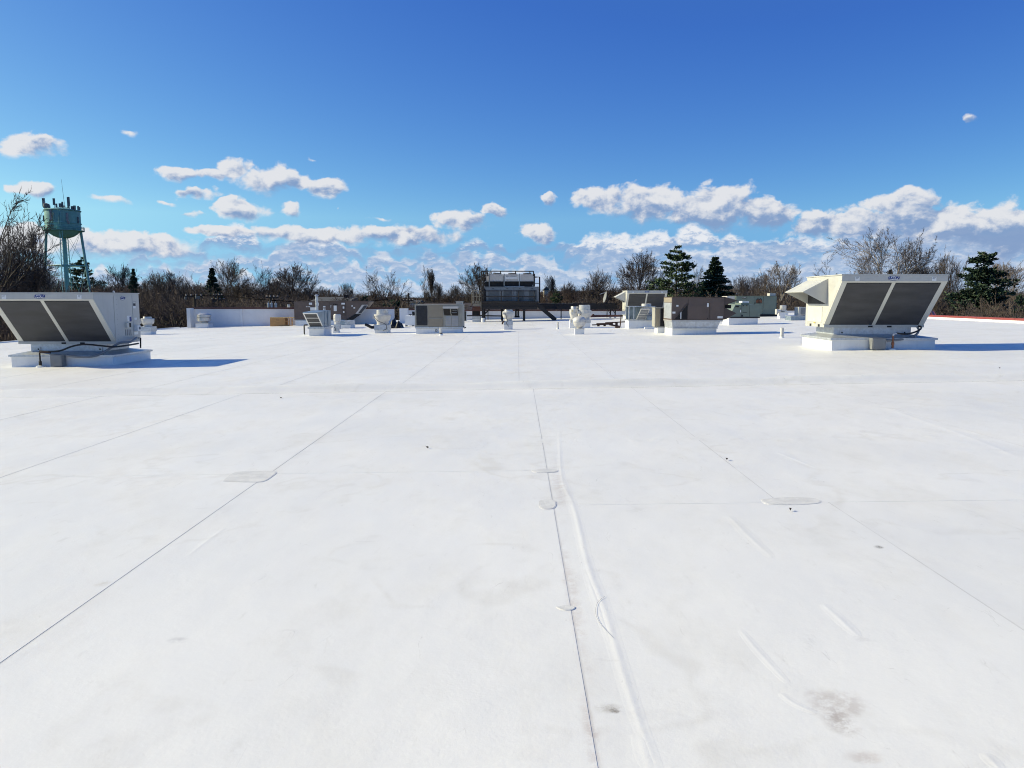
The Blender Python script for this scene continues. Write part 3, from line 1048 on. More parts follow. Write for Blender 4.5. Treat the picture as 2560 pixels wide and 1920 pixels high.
def tube_part(name, pts, r, m, par, n=8, sm=6):
    b = MB()
    b.tube(smooth_pts(pts, sm) if sm else pts, r, n)
    return b.build(name, m, par, smooth=True)


# left unit
LG = gz(-12.7)
L = slant_unit('cream air handler with slanted dark coil panels cut by the left picture edge', -14.10, 21.60, LG)
xs = L['x1']
lo = L['o']


def side_box(name, u0, v0, u1, v1, m, par, th=0.012, base=0.0):
    a, c = on_x(u0, v0, xs), on_x(u1, v1, xs)
    b = MB()
    b.box(xs + base, xs + base + th, min(a.y, c.y), max(a.y, c.y), min(a.z, c.z), max(a.z, c.z))
    return b.build(name, m, par)


def su(x):
    return 270 + x * 0.09346


def sv(y):
    return 725 + y * 0.09346


door = side_box('service_door', 283.0, 739, 328, 853, 'cream_paint', lo, 0.010, 0.001)
side_box('end_panel', 329.2, 737, 342.2, 851, 'cream_paint', lo, 0.008, 0.001)
for i in range(4):
    side_box('louvre_slot', su(447 + i * 47), sv(1055), su(475 + i * 47), sv(1215), 'grey_box', door, 0.006, 0.0112)
dbx = side_box('control_box', su(440), sv(875), su(545), sv(1000), 'cream_frame', door, 0.07, 0.0112)
side_box('window', su(492), sv(885), su(543), sv(995), 'black', dbx, 0.004, 0.0815)
side_box('sticker', su(500), sv(690), su(600), sv(835), 'decal_white', door, 0.003, 0.0112)
side_box('sticker_print', su(560), sv(715), su(618), sv(835), 'decal_blue', door, 0.003, 0.0145)
side_box('rating_plate', su(655), sv(300), su(730), sv(490), 'decal_white', lo, 0.003, 0.0095)
side_box('rating_print', su(660), sv(355), su(725), sv(425), 'decal_dark', lo, 0.003, 0.0128)
side_box('rating_print', su(660), sv(310), su(725), sv(330), 'decal_dark', lo, 0.003, 0.0128)
dis = side_box('disconnect_switch', su(690), sv(950), su(780), sv(1090), 'decal_white', lo, 0.10, 0.0095)
side_box('lever', su(735), sv(990), su(760), sv(1050), 'grey_box', dis, 0.03, 0.1098)
side_box('sticker', su(690), sv(1115), su(800), sv(1185), 'decal_white', lo, 0.003, 0.0095)
side_box('sticker', su(695), sv(740), su(760), sv(795), 'decal_white', lo, 0.003, 0.0095)
bo = on_x(su(378), sv(222), xs)
ov = L['oval']('badge', xs + 0.0112, bo.y, bo.z, 0.135, 0.058, 'decal_blue', 'x', door, 0.003)
L['oval']('badge_field', xs + 0.0145, bo.y, bo.z, 0.122, 0.048, 'decal_white', 'x', ov, 0.003)
text_part('lettering', 'AAON', 0.085, 'decal_blue', ov, (xs + 0.0205, bo.y, bo.z), RIGHTSIDE, shear=0.28, bold=0.0035)
# screws along the door seam
for i in range(9):
    z = L['zb'] + 0.12 + i * 0.14
    scm = MB()
    scm.box(xs + 0.0005, xs + 0.012, 21.585 + 0.10, 21.585 + 0.115, z, z + 0.015)
    scm.build('screw', 'grey_box', L['cab'])
# eye bolt on the lid
b = MB()
b.tube([(xs - 0.03, 21.62, L['zt'] + 0.02), (xs - 0.03, 21.62, L['zt'] + 0.06), (xs - 0.03, 21.66, L['zt'] + 0.075), (xs - 0.03, 21.70, L['zt'] + 0.05), (xs - 0.03, 21.69, L['zt'] + 0.02)], 0.012, 6)
b.build('eye_bolt', 'galvanised', lo)
# grey junction box, black cables and the gas riser in front
b = MB()
q = L['cy0']
jx = at(139, 885, q).x
jx2 = at(167, 885, q).x
b.box(jx, jx2, q - 0.26, q - 0.055, gz(jx) + 0.02, gz(jx) + 0.34)
jbx = b.build('junction_box', 'grey_box', lo)
b = MB()
b.box(jx + 0.02, jx2 - 0.02, q - 0.270, q - 0.262, gz(jx) + 0.04, gz(jx) + 0.32)
b.build('box_cover', 'grey_box', jbx)


def PL(u, v, D):
    p = at(u, v, D)
    return (p.x, p.y, p.z)


cyc = q - 0.15
tube_part('conduit', [PL(167, 889, cyc), PL(200, 892, cyc), PL(230, 891, cyc), PL(255, 883, q), PL(280, 868, q + 0.2), PL(300, 857.5, 21.5), PL(325, 855, 21.7), PL(337, 848, 22.2), PL(342, 844.5, 22.6)], 0.033, 'grey_box', lo)
tube_part('gas_hose', [PL(98, 878, q - 0.1), PL(120, 879, q - 0.1), PL(150, 877, q - 0.1), PL(180, 866, q), PL(210, 861, q + 0.05), PL(250, 864, q + 0.1), PL(285, 867, 21.2), PL(320, 863, 21.8), PL(346, 858.5, 22.4)], 0.024, 'rubber', lo)
tube_part('gas_pipe', [PL(340, 845, 22.75), PL(351.5, 845, 22.75), PL(351.5, 870, 22.75)], 0.022, 'black', lo, sm=0)
b = MB()
rx_, ry_ = at(101, 912, q - 0.14).x, q - 0.14
b.lathe(rx_, ry_, [(0.11, gz(rx_)), (0.11, gz(rx_) + 0.035), (0.05, gz(rx_) + 0.05)], 16)
b.build('pitch_pocket', 'curb_white', lo, smooth=True)
b = MB()
b.lathe(rx_, ry_, [(0.036, gz(rx_) + 0.05), (0.040, gz(rx_) + 0.16), (0.022, gz(rx_) + 0.18), (0.02, gz(rx_) + 0.40)], 12)
b.build('gas_riser', 'dark_steel', lo, smooth=True)
tube_part('riser_elbow', [(rx_, ry_, gz(rx_) + 0.39), (rx_ + 0.05, ry_, gz(rx_) + 0.42), (rx_ + 0.3, ry_ + 0.02, gz(rx_) + 0.40)], 0.02, 'rust_steel', lo)

# right unit
RG = gz(9.9)
Rr = slant_unit('cream air handler with side hood and two dark slanted coil panels on the right', 8.57, 21.60, RG)
ro = Rr['o']
q = Rr['cy0']
b = MB()
jx, jx2 = at(2170, 860, q).x, at(2203, 860, q).x
b.box(jx, jx2, q - 0.26, q - 0.055, gz(jx) + 0.03, gz(jx) + 0.34)
jbx = b.build('junction_box', 'grey_box', ro)
b = MB()
b.box(jx + 0.02, jx2 - 0.02, q - 0.270, q - 0.262, gz(jx) + 0.05, gz(jx) + 0.32)
b.build('box_cover', 'grey_box', jbx)
b = MB()
b.box(jx + 0.13, jx + 0.20, q - 0.2, q - 0.12, gz(jx) - 0.01, gz(jx) + 0.028)
b.build('box_foot', 'curb_white', jbx)
tube_part('conduit', [PL(2203, 850, q - 0.15), PL(2230, 851, q - 0.15), PL(2262, 847, q), PL(2288, 838, 21.3), PL(2297, 826, 21.5), PL(2292, 816, 21.62)], 0.030, 'grey_box', ro)
tube_part('gas_hose', [PL(2240, 833, q - 0.1), PL(2265, 835, q - 0.1), PL(2285, 831, q), PL(2300, 824, 21.2), PL(2303, 818, 21.5), PL(2296, 815, 21.6)], 0.024, 'rubber', ro)
b = MB()
rx_, ry_ = at(2231, 874, q - 0.2).x, q - 0.2
b.lathe(rx_, ry_, [(0.105, gz(rx_)), (0.105, gz(rx_) + 0.035), (0.05, gz(rx_) + 0.05)], 16)
b.build('pitch_pocket', 'curb_white', ro, smooth=True)
b = MB()
b.lathe(rx_, ry_, [(0.030, gz(rx_) + 0.05), (0.030, gz(rx_) + 0.13), (0.038, gz(rx_) + 0.14), (0.038, gz(rx_) + 0.21), (0.020, gz(rx_) + 0.23), (0.019, gz(rx_) + 0.40)], 12)
b.build('gas_riser', 'copper', ro, smooth=True)
tube_part('riser_elbow', [(rx_, ry_, gz(rx_) + 0.39), (rx_ + 0.02, ry_, gz(rx_) + 0.44), (rx_ + 0.10, ry_ + 0.02, gz(rx_) + 0.45)], 0.024, 'galvanised', ro)

# far one of the same kind
mg = at(1562, 796, 55.0)
M_ = slant_unit('cream air handler with side hood far back between the galvanised box and the pine', mg.x, 55.0, gz(mg.x) - 0.02, near=False, k=1.0)


# ------------------------------------------------------------------ exhaust fans
def fan(label, u, vb, wb, vtop_base, prof, base_m='curb_white', body_m='white_metal', cap=None, group='roof exhaust fans', depth=None, box2=None, name='exhaust_fan'):
    """square curb with a spun housing on top; pixels: wb curb width, prof list of (half width, v) upwards, cap (half width, v0, v1)"""
    t = Th(name, label, 'fan', u, vb, group)
    w = wb * t.k
    x = t.X(u)
    b = MB()
    b.box(x - w / 2, x + w / 2, t.D, t.D + w, gz(x) - 0.04, t.Z(vtop_base))
    t.cy = w / 2
    b.build('curb', base_m, t.o)
    z = t.Z(vtop_base)
    if box2:
        b = MB()
        w2 = box2[0] * t.k
        b.box(x - w2 / 2, x + w2 / 2, t.D + w / 2 - w2 / 2 - 0.02, t.D + w / 2 + w2 / 2, z + 0.002, t.Z(box2[1]))
        b.build('curb_box', box2[2], t.o)
    else:
        b = MB()
        b.box(x - w * 0.54, x + w * 0.54, t.D + w * (0.5 - 0.54), t.D + w * 1.04, z + 0.002, z + 0.03)
        b.build('base_flange', body_m, t.o)
    h = t.lathe('housing', body_m, u, prof, w / 2)
    rm, vm_ = max(prof)
    t.lathe('band', 'spun_aluminium', u, [(rm + 0.1, vm_ + 0.7), (rm + 0.55, vm_ + 0.5), (rm + 0.55, vm_ - 0.4), (rm + 0.1, vm_ - 0.6)], w / 2, parent=h)
    if cap:
        t.lathe('motor_cap', cap[3] if len(cap) > 3 else 'spun_aluminium', u, [(cap[0], cap[1]), (cap[0], cap[2]), (cap[0] * 0.96, cap[2] - 0.6), (cap[0] * 0.9, cap[2] - 0.6), (cap[0] * 0.88, cap[2] + 0.6)], w / 2)
    return t


# behind the left unit
t = fan('white exhaust fan on dirty grey curb just right of the left unit', 364, 837, 28, 829, [(10, 817), (10, 812), (13, 810.5), (15.5, 806), (15.7, 798), (15.2, 797), (10, 796.8)], cap=(10, 796.8, 793), box2=(30, 817, 'galvanised'))
b = MB()
b.box(t.X(347), t.X(352), t.D + 0.05, t.D + 0.25, t.Z(810), t.Z(798))
b.build('switch_box', 'white_metal', t.o)
# far left in front of the parapet
t = fan('domed white exhaust fan in front of the left end of the parapet', 505, 820, 32, 809, [(9, 808.5), (9, 805), (16, 803.5), (16.2, 795.5), (14.5, 794.8), (14.8, 794), (16.6, 793.2), (16.6, 787.5), (12, 784.5), (7, 783.2), (1, 782.8)], body_m='spun_aluminium')
b = MB()
b.box(t.X(488), t.X(491.5), t.D + 0.2, t.D + 0.45, t.Z(803), t.Z(786))
b.build('bracket', 'white_metal', t.o)
# upblast fan centre left
t = fan('large white bowl-shaped exhaust fan with cable beside the black tarp', 954, 833, 34, 826, [(14.5, 812), (14.5, 805), (16, 803), (20, 797), (21.5, 790), (21.5, 786.5), (21.0, 786), (15, 786)], cap=(14.8, 786, 776), box2=(36, 812, 'galvanised'), body_m='white_metal')
t.rod('power_cable', 'rubber', [(937, 790, -0.05), (940, 796, -0.12), (948, 803, -0.1), (960, 808, -0.08), (966, 812, -0.1), (967, 822, -0.08), (958, 826, -0.06)], 0.012, sm=5)
b = MB()
b.box(t.X(930), t.X(936), t.D + 0.2, t.D + 0.4, t.Z(798), t.Z(785))
b.build('switch_box', 'white_metal', t.o)
# centre
t = fan('white upblast exhaust fan in front of the steel platform', 1271, 824, 21, 812, [(9, 802), (9, 797), (12, 795.5), (14.6, 790), (15, 783), (14.6, 779), (10.6, 778.2)], cap=(10.4, 778.2, 775), box2=(22, 802, 'galvanised'))
t.rod('power_cable', 'rubber', [(1262, 783, -0.12), (1265, 788, -0.2), (1267, 796, -0.12), (1269, 802, -0.08), (1266, 808, -0.05), (1272, 816, -0.05)], 0.012, sm=5)
b = MB()
b.box(t.X(1258), t.X(1262), t.D - 0.06, t.D + 0.05, t.Z(786), t.Z(781))
b.build('switch_box', 'white_metal', t.o)
b = MB()
b.tube([(t.X(1261), t.D, t.Z(803)), (t.X(1256.5), t.D, t.Z(806)), (t.X(1256), t.D, t.Z(811))], 0.05, 6)
b.build('grease_pipe', 'rust_steel', t.o)
# three together
t = fan('rounded white exhaust fan at the front of the group of three', 1449, 836, 23, 823, [(6, 822), (6, 820), (9, 818), (13.5, 814), (16, 807), (16.6, 805), (16.6, 800), (14.5, 795.5), (10, 792.5), (3, 791)], body_m='white_metal')
b = MB()
b.box(t.X(1464), t.X(1477), t.D + 0.1, t.D + 0.35, t.Z(808), t.Z(799))
b.build('switch_box', 'spun_aluminium', t.o)
b = MB()
b.tube([(t.X(1430), t.D + 0.2, t.Z(797)), (t.X(1428), t.D + 0.2, t.Z(801)), (t.X(1429), t.D + 0.2, t.Z(807))], 0.03, 6)
b.build('grease_pipe', 'spun_aluminium', t.o)
t = fan('tall white exhaust fan with wide grey cap, right rear of the group of three', 1462, 820, 27, 800, [(13, 799), (13, 794), (16.5, 790), (17.2, 782), (17.2, 775.5), (14.6, 775)], cap=(14.2, 775, 763), body_m='white_metal')
b = MB()
b.box(t.X(1443), t.X(1451), t.D + 0.02, t.D + 0.12, t.Z(784), t.Z(774))
sb = b.build('switch_box', 'white_metal', t.o)
b = MB()
b.lathe(t.X(1445.5), t.D + 0.0, [(0.03, t.Z(778)), (0.03, t.Z(776))], 10)
b.build('switch_knob', 'black', sb)
t.rod('power_cable', 'rubber', [(1451, 779, 0.0), (1452, 785, -0.02), (1448, 790, 0.0)], 0.012, sm=4)
t = fan('tall white exhaust fan with wide grey cap, left rear of the group of three', 1437, 820, 24, 801, [(10, 800), (10, 793), (12, 789), (13, 782), (13, 774), (10, 773.5)], cap=(9.5, 773.5, 767), body_m='white_metal')
b = MB()
b.box(t.X(1428), t.X(1436), t.D + 0.02, t.D + 0.12, t.Z(786), t.Z(774))
sb = b.build('switch_box', 'white_metal', t.o)
b = MB()
b.lathe(t.X(1430.5), t.D + 0.0, [(0.03, t.Z(778.5)), (0.03, t.Z(776.5))], 10)
b.build('switch_knob', 'yellow_mark', sb)
# between the brown unit and its neighbours on the left
t = fan('small white exhaust fan in front of the large brown unit', 842, 823, 15, 812, [(7, 811), (7, 804), (9, 803), (9.2, 795), (9, 787), (8, 786.6)], cap=(7.5, 786.6, 786), base_m='galvanised')
# far right metal cap vent
t = fan('white square vent with round metal cap and elbow near the right unit', 1960, 796, 20, 781, [(5, 780), (5, 778), (9.5, 777.5), (9.5, 775.5), (7.6, 774.5), (7.9, 774), (7.9, 764), (6.5, 763), (1, 762.8)], body_m='spun_aluminium', name='roof_vent')
t.rod('elbow', 'white_metal', [(1952, 777, 0.1), (1946, 778, 0.1), (1943, 780, 0.1)], 0.12, sm=3)
t.box('elbow_end', 'white_metal', 1941, 1945, 773, 786, 0.0, 0.3)

# ------------------------------------------------------------------ white plastic vent pipes
for (u, vt, vb, w, lab, split) in ((1954.5, 819, 845, 8.5, 'white plastic vent pipe standing left of the right unit', True),
                                   (1394.5, 805, 823, 4.6, 'thin white vent pipe right of the central exhaust fan', False),
                                   (1102.5, 819, 838.5, 6.8, 'white vent pipe with dark band in front of the tan unit', True)):
    t = Th('vent_pipe', lab, 'pipe', u, vb, 'white vent pipes')
    t.lathe('boot', 'curb_white', u, [(w * 0.75, vb + 0.4), (w * 0.70, vb - 1.5), (w * 0.56, vb - 4)])
    r = w / 2
    t.lathe('pipe', 'white_metal', u, [(r, vb - 1), (r, vt), (r * 0.86, vt), (r * 0.84, vt + 3)])
    if split:
        t.lathe('clamp', 'spun_aluminium' if u > 1500 else 'black', u, [(r * 1.12, vb - 6.6), (r * 1.12, vb - 5.4 if u > 1500 else vb - 4.2)])

# ------------------------------------------------------------------ galvanised hood box with three filters (left of centre)
t = Th('intake_hood', 'blue grey galvanised intake hood with three dark filters on a white curb', 'intake hood', 791, 840)
D = t.D
x0, x1 = t.X(773.5), t.X(810)
b = MB()
b.box(x0, x1, D, D + 1.55, gz(x0) - 0.04, t.Z(822.5))
b.build('curb', 'curb_white', t.o)
zz = t.Z(822.2)
zt_ = t.Z(777)
b = MB()
b.box(x0 - 0.06, x1 + 0.06, D - 0.06, D + 1.6, zz, zz + 0.09)
b.build('base_flange', 'galvanised', t.o)
b = MB()
b.box(x0 + 0.02, x1 - 0.01, D + 0.35, D + 1.5, zz + 0.092, zt_)
b.box(x1 - 0.008, x1 + 0.02, D + 0.85, D + 0.88, zz + 0.092, zt_)
bd = b.build('body', 'galvanised_blue', t.o)
hx0, hx1 = x0 + 0.00, x1 - 0.03
b = MB()
b.prism_x([(D + 0.05, zz + 0.10), (D + 0.345, zz + 0.10), (D + 0.345, zt_ - 0.02), (D - 1.05, zt_ - 0.05), (D - 1.05, zt_ - 0.08)][::-1], hx0, hx1)
hd = b.build('hood', 'galvanised_blue', t.o)
A = Vector((0, D - 1.05, zt_ - 0.08))
B_ = Vector((0, D + 0.05, zz + 0.10))
nrm = Vector((0, (A - B_).z, -(A - B_).y))
nrm = Vector((0, -abs(nrm.y), -abs(nrm.z))).normalized()


def hp(x, s_, off):
    p = A.lerp(B_, s_) + nrm * off
    return Vector((x, p.y, p.z))


b = MB()
fw = 0.05
for xa, xb in ((hx0, hx0 + fw), (hx1 - fw, hx1)):
    b.slab([hp(xa, 1, 0.022), hp(xb, 1, 0.022), hp(xb, 0, 0.022), hp(xa, 0, 0.022)], 0.02)
for s0, s1 in ((0.0, 0.06), (0.335, 0.365), (0.665, 0.695), (0.965, 1.0)):
    b.slab([hp(hx0 + fw + 0.001, s1, 0.021), hp(hx1 - fw - 0.001, s1, 0.021), hp(hx1 - fw - 0.001, s0, 0.021), hp(hx0 + fw + 0.001, s0, 0.021)], 0.02)
fr = b.build('filter_frame', 'decal_white', hd)
for s0, s1 in ((0.062, 0.333), (0.367, 0.663), (0.697, 0.963)):
    b = MB()
    b.slab([hp(hx0 + fw + 0.002, s1, 0.012), hp(hx1 - fw - 0.002, s1, 0.012), hp(hx1 - fw - 0.002, s0, 0.012), hp(hx0 + fw + 0.002, s0, 0.012)], 0.008)
    b.build('filter', 'coil', hd)
t2 = Th('conduit_riser', 'thin dark conduit riser bent towards the galvanised hood', 'pipe', 761, 838)
t2.rod('pipe', 'dark_steel', [(761, 837.5, 0), (761, 815, 0), (761.5, 813, 0), (768, 812.5, 0.1)], 0.035)
t2.lathe('boot', 'curb_white', 761, [(4, 838.5), (3.5, 837), (2, 836)])
t = Th('electrical_box', 'weathered grey electrical box beside the galvanised hood', 'box', 840, 832)
t.box('cabinet', 'galvanised', 834, 846, 813.5, 828, 0, 0.3)
t.box('foot', 'curb_white', 833, 847, 828.3, 832, -0.05, 0.35, sink=0.03)
t.rod('cable', 'rubber', [(836, 818, -0.03), (839, 822, -0.05), (838, 828, -0.04)], 0.012, sm=4)

# ------------------------------------------------------------------ large brown unit, left
t = Th('rooftop_unit', 'large dark brown rooftop unit with many stickers and a hooded right end', 'air handler', 800, 813, D=None)
t.box('curb', 'curb_white', 741, 872, 802.5, 813, -0.25, 2.0, sink=0.05)
t.box('base_rail', 'galvanised', 739, 862, 799.5, 802.3, -0.05, 2.0)
body = t.poly('cabinet', 'brown_paint', [(736.5, 799.2), (864, 799.2), (905, 776), (922.5, 755.2), (922.5, 753.6), (736.5, 753.6)], 0.0, 2.1)
t.box('lid', 'brown_hood', 736, 923, 752.8, 753.4, -0.04, 2.14)
for (u0, u1) in ((825.6, 826.2), (865.8, 866.4)):
    t.box('panel_seam', 'brown_hood', u0, u1, 755, 799, -0.012, -0.001, body)
t.box('access_panel', 'brown_hood', 855.5, 865, 754.8, 789, -0.02, -0.001, body)
for (a, c, e, f) in ((774, 782, 756.6, 762), (790.5, 798.8, 756.6, 764.2), (777, 793, 768.5, 776.3), (809, 815, 765, 768.5), (809, 811.2, 771, 775), (812.5, 814.8, 771, 775), (835.5, 843, 764, 777.8),
                     (855, 863.5, 757, 761.3), (858, 862, 766, 771.5), (858.5, 862, 778, 782), (766.5, 770.3, 766, 767.8), (772.5, 777, 766, 767.8), (827, 830, 764, 765.3), (826.5, 829.5, 766.8, 768.2), (885, 889, 768, 771.3), (880, 883, 763.2, 766.5)):
    t.box('sticker', 'decal_white', a, c, e, f, -0.026, -0.0215, body)
text_part('lettering', 'YORK', 0.135, 'black', body, (t.X(839.5), t.D - 0.030, t.Z(761.4)), FRONT, bold=0.006, squash=1.05)
# hood: pale frame with grey screen above, black filter below, on the cut-back right end
def qslab(name, m, uv, y, th, par):
    b = MB()
    b.slab([(t.X(u), t.D + y, t.Z(v)) for u, v in uv], th)
    return b.build(name, m, par)
fr = qslab('hood_frame', 'pale_panel', [(889.6, 784.6), (904.6, 784.6), (922, 762), (906.3, 762)], -0.03, 0.028, t.o)
qslab('hood_screen', 'coil', [(895.5, 783.5), (903.8, 783.5), (920.0, 763.6), (911.5, 763.6)], -0.034, 0.003, fr)
fl = qslab('filter_bank', 'black', [(867, 800.4), (883, 799.8), (904.3, 784.9), (889.5, 784.9)], -0.05, 0.04, t.o)
# curb boxes in front of it
t = Th('duct_curb', 'grey metal duct box on a blue grey curb right of the small white fan', 'duct', 863, 821)
t.box('curb', 'curb_white', 850, 876, 812.5, 821, 0, 1.4, sink=0.04)
t.box('duct', 'galvanised_blue', 844.5, 861, 802.5, 812.3, 0.1, 1.2)
t.box('duct', 'galvanised', 861.2, 876.5, 801.5, 812.3, 0.05, 1.3)
# flue behind
t = Th('flue_pipe', 'grey metal flue with rain cap rising behind the large brown unit', 'flue', 793.5, 808, D=51.0)
t.lathe('pipe', 'galvanised', 793.5, [(3.4, 811), (3.4, 740.5)])
t.lathe('rain_cap', 'galvanised', 793.5, [(5.2, 739.5), (5.2, 738.8), (2.0, 736.2), (0.4, 736)])
t = Th('flue_pipe', 'slim grey vent stack standing behind the wooden crate', 'flue', 723.3, 812)
t.lathe('pipe', 'galvanised', 723.3, [(2.9, 812.5), (2.9, 779), (3.3, 778.5), (3.3, 761.5), (2.6, 761.3), (2.5, 763)])

# ------------------------------------------------------------------ things along the left parapet
t = Th('gooseneck_hood', 'blue grey sheet metal wall hood with pointed snout on a white curb', 'intake hood', 592, 815)
t.box('curb', 'curb_white', 578, 605, 805, 815, 0, 0.9, sink=0.04)
t.poly('hood', 'galvanised_blue', [(579, 804.7), (605, 804.7), (605, 783.8), (574.5, 783.8), (574.5, 786.8), (560, 786.8)], 0.0, 0.85)
t.poly('seam_trim', 'galvanised', [(604.2, 804.6), (605.4, 804.6), (605.4, 783.7), (604.2, 783.7)], -0.015, 0.86)
rs = random.Random(9)
for (u0, u1, v0, v1, dy, lab) in ((551, 578, 807, 815, 0.0, 'short stack of dark steel lying left of the pointed hood'),
                                  (606, 660, 808.5, 813.2, 0.3, 'long rusty steel beam lying at the foot of the parapet'),
                                  (613, 676, 804.2, 808.2, 0.6, 'dark rusty beam on top behind the long steel beam'),
                                  (660, 676, 803, 812, 0.2, 'rusty steel block leaning by the wooden crate')):
    t = Th('steel_beam', lab, 'beam', (u0 + u1) / 2, 814.0, 'scrap steel along the parapet')
    b = MB()
    h = t.Z(v0) - t.Z(v1)
    xa, xb, y_, zb_ = t.X(u0), t.X(u1), t.D + dy, max(t.Z(v1), gz(t.X(u0)) + 0.01)
    w = 0.32
    b.box(xa, xb, y_, y_ + w, zb_, zb_ + h * 0.22)
    b.box(xa, xb, y_ + w * 0.38, y_ + w * 0.62, zb_ + h * 0.22 + 0.001, zb_ + h * 0.78 - 0.001)
    b.box(xa, xb, y_, y_ + w, zb_ + h * 0.78, zb_ + h)
    b.build('i_section', 'rust_steel', t.o)
t = Th('wooden_crate', 'orange plywood crate with open slatted end by the parapet', 'crate', 700, 815.5)
t.box('side_board', 'wood_ply', 675.5, 710, 795.5, 815.5, 0.0, 0.03, sink=0.02)
t.box('side_board', 'wood_ply', 675.5, 710, 795.5, 815.5, 0.75, 0.78, sink=0.02)
t.box('end_board', 'wood_ply', 675.5, 676.4, 795.6, 815.4, 0.031, 0.749)
t.box('top_rail', 'wood_pale', 675.3, 736, 793.3, 795.3, -0.01, 0.09)
t.box('top_rail', 'wood_pale', 675.3, 724, 793.8, 795.4, 0.70, 0.79)
for u in (710.2, 722):
    t.box('post', 'wood_ply', u, u + 2.0, 795.4, 815.5, 0.0, 0.08, sink=0.02)
    t.box('post', 'wood_ply', u, u + 2.0, 795.4, 815.5, 0.70, 0.78, sink=0.02)
t.box('slat', 'wood_ply', 712.3, 722, 812, 815, 0.01, 0.05)
t.box('slat', 'wood_ply', 712.3, 722, 803.5, 805, 0.01, 0.05)
t.box('crate_floor', 'wood_ply', 676.5, 722, 814.2, 815.2, 0.05, 0.70)
for du in (0, 3.2):
    t.box('stencil_mark', 'brown_paint', 691.5 + du, 693.8 + du, 799, 801, -0.004, -0.001)
t = Th('plastic_scraps', 'crumpled white plastic scraps lying right of the crate', 'scrap', 745, 811)
for (ua, va, ub, vb_) in ((736, 808, 742, 810), (741, 803, 746, 810), (745, 806, 752, 811)):
    t.rod('scrap', 'decal_white', [(ua, va, 0), ((ua + ub) / 2, va - 1.5, 0.2), (ub, vb_, 0.1)], 0.07, n=5, sm=3)

# ------------------------------------------------------------------ black tarp and dark bag
def heap(name, label, cat, u, vb, w, h, depth, m, seed, lumps=9):
    t = Th(name, label, cat, u, vb)
    rr = random.Random(seed)
    b = MB()
    nu, nv = 26, 16
    wid, hei = w * t.k, h * t.k
    pk = [(rr.uniform(-.6, .6), rr.uniform(-.6, .6), rr.uniform(.25, .5), rr.uniform(.5, 1)) for _ in range(lumps)]
    for j in range(nv + 1):
        for i in range(nu + 1):
            a, c = 2 * i / nu - 1, 2 * j / nv - 1
            edge = max(0, 1 - (abs(a) ** 3.0)) * max(0, 1 - abs(c) ** 3.0)
            z = max([q[3] * math.exp(-((a - q[0]) ** 2 + (c - q[1]) ** 2) / q[2] ** 2) for q in pk]) * edge ** 0.5
            z += 0.06 * math.sin(9 * a + 5 * c + seed) * edge + 0.05 * math.sin(17 * a - 11 * c) * edge
            x = t.X(u) + a * wid / 2 * (1 + 0.05 * math.sin(5 * c))
            b.v.append((x, t.D + (c + 1) * depth / 2, gz(x) + 0.006 + max(0, z) * hei))
    for j in range(nv):
        for i in range(nu):
            q = j * (nu + 1) + i
            b.f.append((q, q + 1, q + nu + 2, q + nu + 1))
    b.build('cover', m, t.o, smooth=True)
    return t


t = heap('tarp_pile', 'black tarp heap between the bowl-shaped fan and the tan unit', 'tarp', 986, 821, 36, 26, 1.3, 'tarp', 4)
t.rod('strap', 'rubber', [(968, 806, -0.02), (975, 812, -0.05), (985, 816, -0.05)], 0.03, sm=4)
t = Th('flexible_duct', 'black flexible duct end lying left of the bowl-shaped fan', 'duct', 926, 822)
t.rod('hose', 'tarp', [(913.5, 811, 0.0), (919, 813.5, 0), (927, 818, 0.1), (934, 818.5, 0.2), (941, 815, 0.35)], 0.085, n=10, sm=6)
t.lathe('collar', 'tarp', 936, [(4.0, 822), (5.0, 818), (4.4, 813), (2.5, 811)], 0.3)

# ------------------------------------------------------------------ tan unit
t = Th('rooftop_unit', 'tan rooftop unit with dark coil and white louvre doors on white curb', 'air handler', 1097, 833.6)
t.box('curb', 'curb_white', 1040.5, 1153.5, 821.3, 833.6, 0, 1.3, sink=0.04)
t.box('base_rail', 'galvanised', 1038, 1157, 817, 821, -0.04, 1.32)
t.box('cabinet', 'tan_frame', 1037.5, 1157, 762, 816.8, 0, 1.25)
t.box('lid', 'tan_frame', 1037, 1157.5, 761.3, 761.9, -0.03, 1.28)
t.box('coil_panel', 'dark_coil', 1041.5, 1069.2, 764, 813.5, -0.012, -0.001)
pn = t.box('front_panel', 'tan_paint', 1071, 1108.5, 763.2, 816.3, -0.02, -0.001)
t.box('access_door', 'tan_paint', 1074, 1107, 797, 815.2, -0.045, -0.021, pn)
t.box('door_rain_lip', 'tan_frame', 1073.5, 1107.5, 795.8, 796.8, -0.06, -0.021, pn)
t.box('side_panel', 'tan_frame', 1109, 1152, 763.2, 816.3, -0.02, -0.001)
hd = t.poly('hood', 'pale_panel', [(1108.8, 767.5), (1110, 771.3), (1146.5, 771.3), (1147.8, 767.5), (1147, 766.2), (1109.6, 766.2)], -0.36, -0.021)
for (u0, u1) in ((1111.5, 1127.5), (1129.8, 1146)):
    b = MB()
    b.slab([(t.X(u0), t.D - 0.06, t.Z(788.5)), (t.X(u1), t.D - 0.06, t.Z(788.5)), (t.X(u1 - 1), t.D - 0.34, t.Z(771.8)), (t.X(u0 - 1), t.D - 0.34, t.Z(771.8))], 0.01)
    fl = b.build('hood_filter', 'black', hd)
    if u0 > 1120:
        for vv in (774.5, 780):
            t.box('filter_bar', 'grey_box', u0 + 1, u1 - 2, vv, vv + 1.3, -0.30, -0.28, fl)
b = MB()
